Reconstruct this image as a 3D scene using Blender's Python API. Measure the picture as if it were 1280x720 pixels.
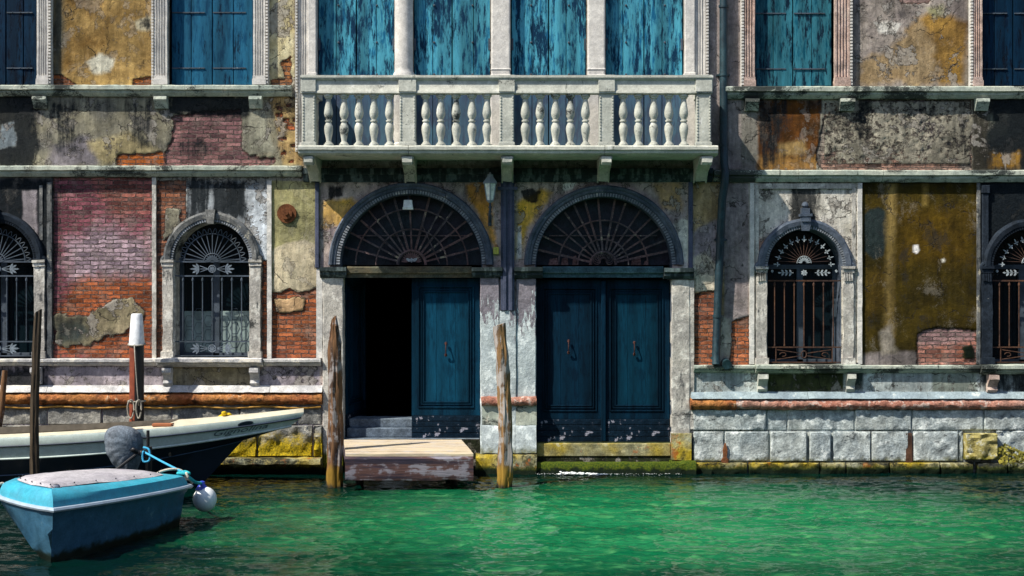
import bpy, math, random
import numpy as np
from mathutils import Vector, noise as mnoise
R = math.radians
random.seed(7)

# ------------------------------------------------------------------ camera, world, sun, exposure
for o in list(bpy.data.objects):
    bpy.data.objects.remove(o)
sc = bpy.context.scene
col = sc.collection
CAMD, CAMH, FPX = 20.0, 3.0, 1600.0          # metres from the front, metres above water, focal length in photo pixels
cam = bpy.data.objects.new('camera', bpy.data.cameras.new('camera'))
col.objects.link(cam)
cam.location = (0, -CAMD, CAMH)
cam.rotation_euler = (R(90), 0, 0)
cam.data.sensor_width = 36
cam.data.lens = 36 * FPX / 1280
cam.data.shift_y = -10 / 1280
cam.data.clip_end = 2000
sc.camera = cam

SUN_EL, SUN_AZ = 51.0, 57.0                   # azimuth to the left of the wall's normal
w = bpy.data.worlds.new('World'); sc.world = w; w.use_nodes = True
wn = w.node_tree; bg = wn.nodes['Background']
sky = wn.nodes.new('ShaderNodeTexSky'); sky.sky_type = 'NISHITA'; sky.sun_disc = False
sky.sun_elevation = R(SUN_EL); sky.sun_rotation = R(180 + SUN_AZ)
wn.links.new(sky.outputs[0], bg.inputs[0]); bg.inputs[1].default_value = 0.12
sun = bpy.data.objects.new('sun', bpy.data.lights.new('sun', 'SUN')); col.objects.link(sun)
sun.data.energy = 4.8; sun.data.angle = R(0.6); sun.data.color = (1.0, 0.94, 0.83)
tosun = Vector((-math.sin(R(SUN_AZ)) * math.cos(R(SUN_EL)), -math.cos(R(SUN_AZ)) * math.cos(R(SUN_EL)), math.sin(R(SUN_EL))))
sun.rotation_euler = tosun.to_track_quat('Z', 'Y').to_euler()
sun.location = (-8, -12, 14)
sc.view_settings.view_transform = 'Standard'; sc.view_settings.look = 'None'
sc.view_settings.gamma = 1; sc.view_settings.exposure = 0.55
sc.view_settings.use_curve_mapping = False

# ------------------------------------------------------------------ small helpers
def X(px): return (px - 640) / 80.0            # points of the wall plane, from measured photo positions
def Z(py): return (590 - py) / 80.0
def at(px, py, d):                             # point standing d metres in front of the wall
    s = FPX / (CAMD - d)
    return ((px - 640) / s, -d, CAMH - (py - 350) / s)
def lin(r, g, b, k=1.0):
    f = lambda v: ((v / 255) / 12.92 if v / 255 <= 0.04045 else (((v / 255) + 0.055) / 1.055) ** 2.4)
    return (f(r) * k, f(g) * k, f(b) * k)

def tag(o, label=None, cat=None, group=None, kind=None):
    if label: o['label'] = label
    if cat: o['category'] = cat
    if group: o['group'] = group
    if kind: o['kind'] = kind
    return o
def empty(name, loc=(0, 0, 0)):
    e = bpy.data.objects.new(name, None); col.objects.link(e); e.location = loc; e.empty_display_size = 0.2
    return e

class MB:
    def __init__(s): s.v = []; s.f = []
    def add(s, vs, fs):
        k = len(s.v); s.v += [tuple(p) for p in vs]; s.f += [tuple(i + k for i in f) for f in fs]
    def box(s, x0, x1, y0, y1, z0, z1):
        s.add([(x0, y0, z0), (x1, y0, z0), (x1, y1, z0), (x0, y1, z0), (x0, y0, z1), (x1, y0, z1), (x1, y1, z1), (x0, y1, z1)],
              [(0, 3, 2, 1), (4, 5, 6, 7), (0, 1, 5, 4), (1, 2, 6, 5), (2, 3, 7, 6), (3, 0, 4, 7)])
    def prism(s, poly, y0, y1):                 # poly in (x, z), counter-clockwise from the front
        n = len(poly)
        vs = [(p[0], y0, p[1]) for p in poly] + [(p[0], y1, p[1]) for p in poly]
        s.add(vs, [tuple(range(n)), tuple(range(2 * n - 1, n - 1, -1))] + [(i, i + n, (i + 1) % n + n, (i + 1) % n) for i in range(n)])
    def slabz(s, poly, z0, z1):                 # poly in (x, y)
        n = len(poly)
        vs = [(p[0], p[1], z0) for p in poly] + [(p[0], p[1], z1) for p in poly]
        s.add(vs, [tuple(range(n - 1, -1, -1)), tuple(range(n, 2 * n))] + [(i, (i + 1) % n, (i + 1) % n + n, i + n) for i in range(n)])
    def loft(s, rings, closed=True, caps=True):
        n = len(rings[0]); vs = [p for r in rings for p in r]; fs = []
        for a in range(len(rings) - 1):
            for i in range(n if closed else n - 1):
                j = (i + 1) % n
                fs.append((a * n + i, a * n + j, (a + 1) * n + j, (a + 1) * n + i))
        if caps and closed:
            fs.append(tuple(range(n - 1, -1, -1))); fs.append(tuple(range((len(rings) - 1) * n, len(rings) * n)))
        s.add(vs, fs)
    def extx(s, prof, x0, x1, step=0.07, seg=None, gap=0.006, jit=0.002):   # prof in (y, z), moulding running along x, cut into stones
        if seg:
            cuts = [x0]
            while cuts[-1] < x1 - seg * 0.6: cuts.append(cuts[-1] + seg * random.uniform(0.75, 1.3))
            cuts[-1] = x1
            if len(cuts) < 2: cuts = [x0, x1]
        else: cuts = [x0, x1]
        for a, b in zip(cuts[:-1], cuts[1:]):
            dy, dz = random.uniform(-jit, jit), random.uniform(-jit, jit)
            n = max(2, int((b - a) / step)); g = gap / 2 if seg else 0
            s.loft([[(a + g + (b - a - 2 * g) * i / n, p[0] + dy, p[1] + dz) for p in prof] for i in range(n + 1)])
    def sweep(s, pts, nrm, prof):               # pts in (x,z), nrm outward in (x,z), prof list of (offset, y)
        s.loft([[(p[0] + q[0] * o, y, p[1] + q[1] * o) for o, y in prof] for p, q in zip(pts, nrm)])
    def lathe(s, prof, c, n=16):
        s.loft([[(c[0] + r * math.cos(2 * math.pi * i / n), c[1] + r * math.sin(2 * math.pi * i / n), c[2] + z) for i in range(n)] for r, z in prof])
    def tube(s, pts, r, n=8, closed=False):
        pts = [Vector(p) for p in pts]; rings = []
        rr = r if isinstance(r, (list, tuple)) else [r] * len(pts)
        up = None
        for i, p in enumerate(pts):
            if closed: t = pts[(i + 1) % len(pts)] - pts[i - 1]
            else: t = pts[min(i + 1, len(pts) - 1)] - pts[max(i - 1, 0)]
            t.normalize()
            if up is None: up = Vector((0, 0, 1)) if abs(t.z) < 0.9 else Vector((1, 0, 0))
            a = t.cross(up).normalized(); b = a.cross(t).normalized(); up = b
            rings.append([tuple(p + (a * math.cos(2 * math.pi * k / n) + b * math.sin(2 * math.pi * k / n)) * rr[i]) for k in range(n)])
        if closed: rings.append(rings[0]); s.loft(rings, caps=False)
        else: s.loft(rings)
    def bar(s, a, b, wd, y, t=0.02):            # flat bar in the wall plane between two (x,z) points
        a = Vector(a); b = Vector(b); d = (b - a).normalized(); q = Vector((-d.y, d.x)) * wd / 2
        s.prism([tuple(a - q), tuple(b - q), tuple(b + q), tuple(a + q)], y - t / 2, y + t / 2)
    def leaf(s, x, z, ang, ln, wd, y):
        c, q = math.cos(ang), math.sin(ang)
        L = [(0, 0), (ln * .45, -wd / 2), (ln * .8, -wd * .35), (ln, 0), (ln * .8, wd * .35), (ln * .45, wd / 2)]
        s.prism([(x + c * u - q * v, z + q * u + c * v) for u, v in L], y - .006, y + .006)
    def ball(s, c, r, n=14, sq=(1, 1, 1)):
        m = n // 2
        s.loft([[(c[0] + sq[0] * r * math.sin(math.pi * (j + .02) / (m + .04)) * math.cos(2 * math.pi * i / n),
                  c[1] + sq[1] * r * math.sin(math.pi * (j + .02) / (m + .04)) * math.sin(2 * math.pi * i / n),
                  c[2] - sq[2] * r * math.cos(math.pi * (j + .02) / (m + .04))) for i in range(n)] for j in range(m + 1)])
    def build(s, name, mat, parent=None, smooth=False, bevel=0, wear=0, wscale=6.0, origin=None, seed=0):
        vs = s.v
        if wear:
            out = []
            for p in vs:
                q = Vector(p); q2 = q * wscale + Vector((seed, 0, 0))
                out.append(tuple(q + mnoise.noise_vector(q2) * wear + mnoise.noise_vector(q2 * 3.1) * wear * .5))
            vs = out
        if origin: vs = [(p[0] - origin[0], p[1] - origin[1], p[2] - origin[2]) for p in vs]
        me = bpy.data.meshes.new(name); me.from_pydata(vs, [], s.f); me.update()
        if isinstance(mat, list):
            for m in mat: me.materials.append(m)
        else: me.materials.append(mat)
        o = bpy.data.objects.new(name, me); col.objects.link(o)
        if origin and parent is None: o.location = origin
        if parent is not None: o.parent = parent
        import bmesh
        bm = bmesh.new(); bm.from_mesh(me); bmesh.ops.recalc_face_normals(bm, faces=bm.faces); bm.to_mesh(me); bm.free()
        if smooth:
            me.polygons.foreach_set('use_smooth', [True] * len(me.polygons))
            if smooth == 'auto':
                try: me.set_sharp_from_angle(angle=R(38))
                except Exception: pass
        if bevel:
            b = o.modifiers.new('bevel', 'BEVEL'); b.width = bevel; b.segments = 2; b.limit_method = 'ANGLE'; b.angle_limit = R(40)
        return o

# ------------------------------------------------------------------ node helpers and materials
class G:
    def __init__(s, name):
        s.m = bpy.data.materials.new(name); s.m.use_nodes = True; s.t = s.m.node_tree; s.n = s.t.nodes
        s.p = s.n['Principled BSDF']; s.tc = s.n.new('ShaderNodeTexCoord'); s.obj = s.tc.outputs['Object']
    def k(s, sock, v):
        if v is None: return
        if isinstance(v, bpy.types.NodeSocket): s.t.links.new(v, sock)
        elif isinstance(v, tuple) and sock.type == 'RGBA': sock.default_value = (v[0], v[1], v[2], 1)
        else: sock.default_value = v
    def math(s, op, a, b=None, c=None, clamp=False):
        n = s.n.new('ShaderNodeMath'); n.operation = op; n.use_clamp = clamp
        for i, v in enumerate((a, b, c)):
            if v is not None: s.k(n.inputs[i], v)
        return n.outputs[0]
    def noise(s, scale, detail=6, vec=None, rough=.6, dist=0):
        n = s.n.new('ShaderNodeTexNoise'); s.k(n.inputs['Vector'], vec or s.obj)
        n.inputs['Scale'].default_value = scale; n.inputs['Detail'].default_value = detail
        n.inputs['Roughness'].default_value = rough; n.inputs['Distortion'].default_value = dist
        return n.outputs['Fac']
    def vscale(s, sc_, vec=None, loc=(0, 0, 0)):
        n = s.n.new('ShaderNodeMapping'); s.k(n.inputs['Vector'], vec or s.obj); n.inputs['Scale'].default_value = sc_; n.inputs['Location'].default_value = loc
        return n.outputs[0]
    def ss(s, v, lo, hi, a=0.0, b=1.0):
        n = s.n.new('ShaderNodeMapRange'); n.interpolation_type = 'SMOOTHSTEP'
        s.k(n.inputs[0], v); n.inputs[1].default_value = lo; n.inputs[2].default_value = hi; n.inputs[3].default_value = a; n.inputs[4].default_value = b
        return n.outputs[0]
    def mix(s, f, a, b, blend='MIX'):
        n = s.n.new('ShaderNodeMix'); n.data_type = 'RGBA'; n.blend_type = blend
        s.k(n.inputs[0], f); s.k(n.inputs[6], a); s.k(n.inputs[7], b)
        return n.outputs[2]
    def attr(s, name, colr=False):
        n = s.n.new('ShaderNodeAttribute'); n.attribute_name = name
        return n.outputs['Color' if colr else 'Fac']
    def gray(s, v):
        n = s.n.new('ShaderNodeCombineColor')
        for i in range(3): s.k(n.inputs[i], v)
        return n.outputs[0]
    def posz(s):
        g = s.n.new('ShaderNodeNewGeometry'); q = s.n.new('ShaderNodeSeparateXYZ'); s.k(q.inputs[0], g.outputs['Position']); return q.outputs['Z']
    def bump(s, h, strength=.5, dist=.01, nrm=None):
        b = s.n.new('ShaderNodeBump'); b.inputs['Strength'].default_value = strength; b.inputs['Distance'].default_value = dist
        s.k(b.inputs['Height'], h); s.k(b.inputs['Normal'], nrm)
        return b.outputs[0]
    def out(s, colr, rough=.8, nrm=None, spec=.3, metal=0):
        s.k(s.p.inputs['Base Color'], colr); s.k(s.p.inputs['Roughness'], rough); s.k(s.p.inputs['Normal'], nrm)
        s.k(s.p.inputs['Specular IOR Level'], spec); s.k(s.p.inputs['Metallic'], metal)
        return s.m

def weathered(name, a, b, dark=(.02, .022, .02), dark_amt=.35, light=None, light_amt=.3, rough=.85, bump=.5, bdist=.012,
              bscale=22, moss=None, streak=(9, 9, 1.1), spec=.10, rust=None, rnd=False, grime=0, fine=1.0, upper=None):
    g = G(name)
    vec = g.obj
    if rnd:
        oi = g.n.new('ShaderNodeObjectInfo'); va = g.n.new('ShaderNodeVectorMath'); va.operation = 'ADD'
        sc2 = g.math('MULTIPLY', oi.outputs['Random'], 37.0); cm = g.n.new('ShaderNodeCombineXYZ'); g.k(cm.inputs[0], sc2); g.k(cm.inputs[2], sc2)
        g.k(va.inputs[0], g.obj); g.k(va.inputs[1], cm.outputs[0]); vec = va.outputs[0]
    n1 = g.noise(1.7, 5, vec); n2 = g.noise(8, 7, vec, .65); n3 = g.noise(48, 6, vec, .7)
    st = g.noise(1.0, 6, g.vscale(streak, vec), .62)
    c = g.mix(g.ss(n1, .35, .65), a, b)
    c = g.mix(1.0, c, g.gray(g.ss(n2, .3, .7, 1 - .4 * fine, 1 + .32 * fine)), 'MULTIPLY')
    c = g.mix(1.0, c, g.gray(g.ss(n3, .35, .65, 1 - .3 * fine, 1 + .22 * fine)), 'MULTIPLY')
    if light:
        lm = g.ss(g.math('ADD', g.math('MULTIPLY', n2, .6), g.math('MULTIPLY', g.noise(4.1, 8, vec, .7), .4)), .66 - light_amt * .4, .70 - light_amt * .4)
        c = g.mix(lm, c, light)
    dm = g.math('ADD', g.math('MULTIPLY', st, .55), g.math('ADD', g.math('MULTIPLY', n2, .3), g.math('MULTIPLY', n3, .15)))
    t = .72 - .42 * dark_amt
    c = g.mix(g.ss(dm, t, t + .09, 0, .88), c, dark)
    if upper:     # remaining paint coat above a ragged peeling line
        pk = g.math('ADD', g.posz(), g.math('MULTIPLY', g.math('SUBTRACT', g.noise(1.0, 10, g.vscale((9, 9, 2.2), vec, (1, 5, 2)), .75), .5), upper[2]))
        c = g.mix(g.ss(pk, upper[1], upper[1] + .03), c, g.mix(g.ss(n2, .4, .6), upper[0], tuple(v * .65 for v in upper[0])))
    if grime:
        gn = g.math('ADD', g.math('MULTIPLY', g.noise(1.0, 9, g.vscale((.9, .9, 1.6), vec, (7, 1, 3)), .7, .5), .75), g.math('MULTIPLY', n3, .25))
        c = g.mix(g.ss(gn, .62 - .2 * grime, .68 - .2 * grime, 0, .9), c, (.012, .016, .018))
    if rust:
        c = g.mix(g.ss(g.noise(3.3, 6, vec, .7), .58, .68, 0, .8), c, rust)
    if moss:
        z = g.posz(); k = g.math('ADD', z, g.math('MULTIPLY', g.math('SUBTRACT', n2, .5), moss[1] * 1.6))
        c = g.mix(g.ss(k, moss[0], moss[0] + moss[1], 1, 0), c, g.mix(g.ss(n3, .35, .65), moss[2], moss[3]))
        c = g.mix(g.ss(k, .04, .12, 1, 0), c, (.006, .012, .006))
    h = g.math('ADD', g.math('MULTIPLY', g.noise(bscale, 8, vec, .65), 1.0), g.math('MULTIPLY', n2, .9))
    return g.out(c, g.ss(n2, .3, .7, rough - .12, min(1, rough + .08)), g.bump(h, bump, bdist), spec)

MOSS_Y, MOSS_G = (.23, .19, .012), (.035, .06, .008)
M = {}
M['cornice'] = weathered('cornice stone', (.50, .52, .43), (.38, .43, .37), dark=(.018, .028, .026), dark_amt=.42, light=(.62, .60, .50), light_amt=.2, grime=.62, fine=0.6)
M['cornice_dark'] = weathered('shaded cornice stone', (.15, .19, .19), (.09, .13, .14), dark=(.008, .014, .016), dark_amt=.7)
M['balcony'] = weathered('balcony stone', (.54, .54, .47), (.42, .43, .38), dark=(.08, .09, .08), dark_amt=.36, light=(.62, .62, .57), light_amt=.22, rnd=True, grime=.28, streak=(14, 14, 2), fine=0.42)
M['pil'] = weathered('pale pilaster marble', (.64, .61, .56), (.52, .50, .47), dark=(.10, .10, .11), dark_amt=.24, light=(.7, .66, .58), light_amt=.2, streak=(16, 16, .9), fine=0.42)
M['pil_pink'] = weathered('pink weathered pilaster', (.46, .32, .26), (.42, .33, .29), dark=(.05, .05, .06), dark_amt=.32, light=(.5, .42, .34), light_amt=.2, streak=(16, 16, .9))
M['jamb'] = weathered('peeling istrian stone', (.56, .53, .47), (.40, .38, .35), dark=(.025, .03, .035), dark_amt=.45, grime=.25, light=(.66, .64, .58), light_amt=.33, streak=(10, 10, 2.4), moss=(.22, .28, MOSS_Y, MOSS_G), bump=.8, fine=0.8)
M['jamb_white'] = weathered('white peeled plaster', (.5, .56, .56), (.42, .48, .5), dark=(.09, .10, .14), dark_amt=.3, light=(.66, .72, .72), light_amt=.3, upper=((.24, .22, .25), 2.42, 3.2), streak=(7, 7, 2), moss=(.2, .25, MOSS_Y, MOSS_G), bump=.8, fine=0.55)
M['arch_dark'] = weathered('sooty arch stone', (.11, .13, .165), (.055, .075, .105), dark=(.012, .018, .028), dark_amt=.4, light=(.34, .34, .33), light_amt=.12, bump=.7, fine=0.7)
M['arch_sooty'] = weathered('black crusted arch stone', (.022, .030, .042), (.012, .018, .027), dark=(.004, .006, .010), dark_amt=.4, light=(.2, .2, .19), light_amt=.03)  # for the end windows: shade at the wall ends put into the colour
M['dentil'] = weathered('pale worn dentils', (.27, .29, .32), (.17, .20, .24), dark=(.03, .04, .05), dark_amt=.3, light=(.5, .5, .48), light_amt=.2)
M['arch_pale'] = weathered('arch stone sooty on one side', (.20, .20, .19), (.09, .10, .11), grime=.35, dark=(.008, .012, .015), dark_amt=.5, light=(.5, .46, .36), light_amt=.22, bump=.7)
M['violet'] = weathered('violet painted pilaster', (.09, .10, .155), (.055, .07, .11), dark=(.012, .02, .03), dark_amt=.45, light=(.2, .19, .2), light_amt=.05, fine=0.5)
M['ledge'] = weathered('worn ledge stone', (.56, .55, .53), (.42, .42, .43), dark=(.06, .07, .08), dark_amt=.22, light=(.7, .66, .58), light_amt=.3, bump=.9, fine=0.6)
M['ledge_cool'] = weathered('cool worn ledge stone', (.30, .37, .39), (.22, .28, .32), dark=(.04, .06, .06), dark_amt=.3, light=(.5, .54, .52), light_amt=.2, bump=.9, fine=0.6)
M['marble_red'] = weathered('red verona marble roll', (.50, .22, .07), (.36, .12, .05), dark=(.05, .03, .02), dark_amt=.5, light=(.62, .42, .26), light_amt=.24, streak=(6, 6, 9), bump=1.0, bdist=.02, bscale=32)
M['marble_pink'] = weathered('pink worn marble roll', (.46, .26, .2), (.4, .17, .12), dark=(.05, .04, .04), dark_amt=.3, light=(.55, .42, .36), light_amt=.34, streak=(6, 6, 9), bump=1.0, bdist=.02, bscale=32)
M['block'] = weathered('istrian base blocks', (.46, .50, .48), (.34, .39, .40), dark=(.02, .03, .035), dark_amt=.42, light=(.66, .70, .68), light_amt=.3, grime=.2, moss=(.10, .16, MOSS_Y, MOSS_G), bump=1.0, bdist=.02, bscale=14, streak=(5, 5, 5))
M['block_left'] = weathered('mossy base blocks', (.3, .29, .26), (.2, .2, .19), dark=(.03, .035, .03), dark_amt=.32, light=(.44, .42, .36), light_amt=.26, moss=(.40, .30, (.52, .36, .012), (.12, .11, .01)), bump=1.0, bdist=.02, bscale=14, streak=(5, 5, 5))
M['block_yellow'] = weathered('lichen covered block', (.42, .38, .16), (.36, .30, .10), dark=(.05, .05, .02), dark_amt=.3, light=(.5, .48, .34), light_amt=.3, moss=(.2, .1, MOSS_Y, MOSS_G), bump=1.0, bdist=.02)
M['foot'] = weathered('algae covered footing', (.42, .31, .025), (.32, .33, .24), grime=.5, dark=(.015, .02, .008), dark_amt=.55, light=(.42, .36, .1), light_amt=.2, rust=(.35, .09, .01), moss=(.06, .08, (.09, .10, .01), (.015, .03, .006)), bump=1.0, streak=(5, 5, 3))
M['foot_green'] = weathered('green algae footing', (.08, .09, .03), (.05, .06, .03), dark=(.012, .02, .012), dark_amt=.5, moss=(.25, .2, (.10, .12, .01), (.02, .05, .008)), bump=1.0, light=(.2, .2, .15), light_amt=.1)
M['iron'] = weathered('dark wrought iron', (.07, .09, .12), (.035, .05, .065), dark=(.01, .012, .015), dark_amt=.35, light=(.25, .28, .32), light_amt=.12, rough=.7, bump=.3, spec=.3, fine=0.5)
M['iron_pale'] = weathered('pale painted iron ornament', (.38, .42, .44), (.3, .34, .36), dark=(.05, .06, .07), dark_amt=.2, rough=.6, bump=.3)
M['iron_mid'] = weathered('grey iron ornament', (.20, .24, .28), (.13, .16, .2), dark=(.02, .03, .04), dark_amt=.25, rough=.6, bump=.3)
M['iron_rust'] = weathered('rusty iron bars', (.10, .05, .03), (.05, .032, .028), dark=(.02, .015, .015), dark_amt=.35, light=(.3, .2, .13), light_amt=.1, rough=.8, bump=.4)
M['iron_fan'] = weathered('corroded fanlight iron', (.14, .085, .08), (.08, .07, .075), dark=(.015, .018, .02), dark_amt=.3, light=(.32, .28, .2), light_amt=.2, rough=.85, bump=.5, rnd=True)
M['rust'] = weathered('rusted iron disc', (.18, .07, .03), (.10, .04, .02), dark=(.02, .015, .012), dark_amt=.3, rough=.9, bump=.8)
M['lintel'] = weathered('painted lintel timber', (.11, .09, .055), (.06, .075, .06), dark=(.015, .02, .02), dark_amt=.4, light=(.3, .27, .18), light_amt=.12, streak=(1.2, 9, 14))
M['lintel_blue'] = weathered('blue lintel timber', (.05, .11, .13), (.04, .08, .10), dark=(.01, .02, .025), dark_amt=.35, light=(.2, .3, .28), light_amt=.08, streak=(1.2, 9, 14))
M['pipe'] = weathered('dark green drainpipe paint', (.012, .04, .05), (.008, .028, .04), dark=(.004, .008, .01), dark_amt=.3, light=(.10, .17, .17), light_amt=.02, rough=.55, bump=.15, spec=.45)
M['white_strip'] = weathered('white edging strip', (.62, .6, .55), (.5, .49, .47), dark=(.08, .08, .09), dark_amt=.3, light=(.76, .72, .66), light_amt=.3, streak=(12, 12, 1.5), fine=0.5)
M['handle'] = weathered('rusty door handle', (.09, .035, .028), (.05, .022, .02), dark=(.04, .02, .02), dark_amt=.2, rough=.7)
M['step'] = weathered('blue grey threshold step', (.16, .20, .24), (.10, .13, .17), dark=(.02, .025, .03), dark_amt=.3)
M['sill_yellow'] = weathered('stained yellow threshold', (.36, .27, .04), (.25, .24, .14), grime=.3, dark=(.03, .035, .03), dark_amt=.35, rust=(.45, .10, .01), light=(.5, .45, .25), light_amt=.2, streak=(5, 5, 1.5))

def paint(name, main, lightc, wood, peel=.4, sc_=1.0, rough=.6, bump=.5, foot_shade=None):
    g = G(name)
    a = g.noise(1.0, 7, g.vscale((16 * sc_, 16 * sc_, 2.2 * sc_)), .68); b = g.noise(1.0, 8, g.vscale((34, 34, 5.0), loc=(3, 1, 2)), .7)
    fine = g.noise(1.0, 8, g.vscale((150, 150, 7)), .7); n = g.noise(3.0, 5)
    k = g.math('ADD', g.math('MULTIPLY', a, .55), g.math('ADD', g.math('MULTIPLY', b, .3), g.math('MULTIPLY', n, .25)))
    c = g.mix(g.ss(k, .46, .56), main, lightc)
    c = g.mix(1.0, c, g.gray(g.ss(fine, .3, .7, .7, 1.2)), 'MULTIPLY')
    c = g.mix(1.0, c, g.gray(g.ss(g.noise(1.0, 3, g.vscale((4.2, 1, .25), loc=(2, 0, 1)), .5), .35, .65, .62, 1.3)), 'MULTIPLY')
    t = .70 - .3 * peel
    k2 = g.math('ADD', g.math('MULTIPLY', g.noise(1.0, 8, g.vscale((11, 11, 2.0), loc=(9, 0, 5)), .75), .75), g.math('MULTIPLY', fine, .2))
    c = g.mix(g.ss(k2, t - .02, t + .05), c, wood)
    if foot_shade:      # balcony shade painted onto the foot of the boards
        zk = g.math('ADD', g.posz(), g.math('MULTIPLY', g.math('SUBTRACT', a, .5), .5)); c = g.mix(g.ss(zk, foot_shade[0], foot_shade[1], .8, 0), c, g.mix(fine, foot_shade[2], foot_shade[3]))
    h = g.math('ADD', fine, g.math('MULTIPLY', g.ss(k2, t - .02, t + .05), -1.5))
    return g.out(c, rough, g.bump(h, bump, .004), .08)
M['shutter_c'] = paint('peeling turquoise shutter paint', (.008, .10, .20), (.06, .27, .36), (.003, .025, .06), .72, foot_shade=(5.95, 6.15, (.02, .04, .08), (.10, .12, .17)))
M['shutter_s'] = paint('worn blue shutter paint', (.004, .050, .11), (.014, .10, .18), (.002, .014, .035), .55)
M['shutter_r'] = paint('faded teal shutter paint', (.004, .065, .105), (.03, .145, .19), (.003, .014, .03), .68)
M['shutter_d'] = paint('dark blue shutter paint', (.001, .008, .022), (.002, .018, .042), (.0006, .002, .006), .6)  # blue darkened for both end windows, their shade put into the paint
M['door_l'] = paint('blue door paint', (.001, .015, .034), (.0015, .027, .055), (.001, .009, .022), .45, rough=.6, bump=.25)
M['door_p'] = paint('brighter blue door panel paint', (.0015, .026, .052), (.003, .046, .088), (.001, .012, .026), .45, rough=.6, bump=.25)
M['door_p2'] = paint('teal door panel paint', (.001, .016, .032), (.0018, .028, .052), (.0008, .009, .018), .45, rough=.6, bump=.25)
M['door_r'] = paint('deep blue door paint', (.001, .009, .021), (.0015, .017, .036), (.0005, .004, .008), .45, rough=.6, bump=.25)
M['door_kick'] = weathered('scuffed lower door boards', (.004, .016, .032), (.003, .011, .022), dark=(.002, .004, .006), dark_amt=.4, light=(.3, .3, .36), light_amt=.22, streak=(2, 9, 12), rough=.6)

def plain(name, c, rough=.5, spec=.4, metal=0, nv=.12, ns=9, bump=0):
    g = G(name); n = g.noise(ns, 6)
    cc = g.mix(1.0, c, g.gray(g.ss(n, .25, .75, 1 - nv, 1 + nv)), 'MULTIPLY')
    return g.out(cc, rough, g.bump(g.noise(60, 5), bump, .004) if bump else None, spec, metal)
M['black'] = plain('unlit interior', (.004, .005, .007), .95, .05)
M['curtain'] = plain('pale inner panes', (.20, .26, .25), .7, .2, nv=.4, ns=5)
M['dusty'] = weathered('dusty fanlight glass', (.010, .022, .030), (.022, .020, .032), dark=(.002, .004, .006), dark_amt=.4, light=(.06, .07, .07), light_amt=.05, rough=.5, bump=.2, spec=.3, streak=(12, 12, 4))
g = G('window glass'); M['glass'] = g.out((.004, .010, .014), .06, g.bump(g.noise(3, 2), .08, .02), .35)
M['lamp_glass'] = plain('frosted lamp glass', (.80, .84, .78), .3, .5, nv=.25, ns=20)
M['lamp_metal'] = plain('grey lantern metal', (.22, .27, .31), .5, .5)
M['flood'] = plain('white lamp box', (.85, .88, .9), .5, .4, nv=.25)
M['yellow_plate'] = plain('yellow plate', (.42, .42, .08), .6, .3, nv=.3, ns=30)

# ------------------------------------------------------------------ numpy noise
def vn(x, y, seed=0):
    ix = np.floor(x); iy = np.floor(y); fx = x - ix; fy = y - iy
    fx = fx * fx * (3 - 2 * fx); fy = fy * fy * (3 - 2 * fy)
    def h(a, b):
        t = np.sin(a * 127.1 + b * 311.7 + seed * 74.7) * 43758.5453
        return t - np.floor(t)
    return (h(ix, iy) * (1 - fx) + h(ix + 1, iy) * fx) * (1 - fy) + (h(ix, iy + 1) * (1 - fx) + h(ix + 1, iy + 1) * fx) * fy
def fbm(x, y, seed=0, o=5, gain=.55):
    s = 0; a = 1; t = 0
    for i in range(o):
        s = s + a * vn(x, y, seed + i * 3.3); t += a; a *= gain; x = x * 2.03 + 5.1; y = y * 2.03 + 1.7
    return s / t - .5
def axis(parts):
    out = []
    for a, b, st in parts:
        n = max(1, int(round((b - a) / st))); out += list(a + (b - a) * np.arange(n) / n)
    out.append(parts[-1][1]); return np.array(out)
def grid_mesh(name, P, keep=None):
    nz, nx = P.shape[:2]
    idx = np.arange(nz * nx).reshape(nz, nx)
    q = np.stack([idx[:-1, :-1], idx[:-1, 1:], idx[1:, 1:], idx[1:, :-1]], -1).reshape(-1, 4)
    if keep is not None: q = q[keep.reshape(-1)]
    me = bpy.data.meshes.new(name); me.vertices.add(nz * nx); me.vertices.foreach_set('co', P.reshape(-1).astype(np.float32))
    me.loops.add(len(q) * 4); me.loops.foreach_set('vertex_index', q.reshape(-1).astype(np.int32))
    me.polygons.add(len(q)); me.polygons.foreach_set('loop_start', (np.arange(len(q)) * 4).astype(np.int32))
    me.polygons.foreach_set('loop_total', np.full(len(q), 4, np.int32))
    me.polygons.foreach_set('use_smooth', np.ones(len(q), bool))
    me.update(); return me

# ------------------------------------------------------------------ water
xs = axis([(-90, -16, 4), (-16, -9, .15), (-9, 9, .028), (9, 16, .15), (16, 90, 4)])
ys = axis([(-90, -20, 4), (-20, -7.5, .12), (-7.5, .3, .024)])
XX, YY = np.meshgrid(xs, ys)
wf = fbm(XX * .5 + 3, YY * .8, 1, 3)
wx_ = fbm(XX * .8, YY * 1.3, 12, 3) * 2.2; wy_ = fbm(XX * .7 + 9, YY * 1.2, 13, 3) * 2.2
hh = (.040 * fbm(XX * 1.7 + wx_, YY * 3.8 + wy_, 2, 2, .4) + .030 * (.35 - np.abs(fbm(XX * 3.6 + wx_ * 1.5, YY * 8.8 + wy_, 3, 2, .45)) * 2)
      + .013 * (.3 - np.abs(fbm(XX * 9 + wx_ * 2, YY * 20 + wy_ * 2, 5, 2, .4)) * 2))
hh = hh * (.7 + 1.2 * np.clip(wf + .35, 0, 1)) * np.clip((YY + 30) / 15, 0, 1)
hh = hh * np.clip(.5 + np.abs(YY) * .4, .5, 1.05)
me = grid_mesh('water', np.stack([XX, YY, hh - .01], -1))
g = G('green canal water')
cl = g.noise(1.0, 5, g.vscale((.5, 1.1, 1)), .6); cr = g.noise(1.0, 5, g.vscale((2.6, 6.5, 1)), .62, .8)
q_ = g.n.new('ShaderNodeSeparateXYZ'); g.k(q_.inputs[0], g.obj)
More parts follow.
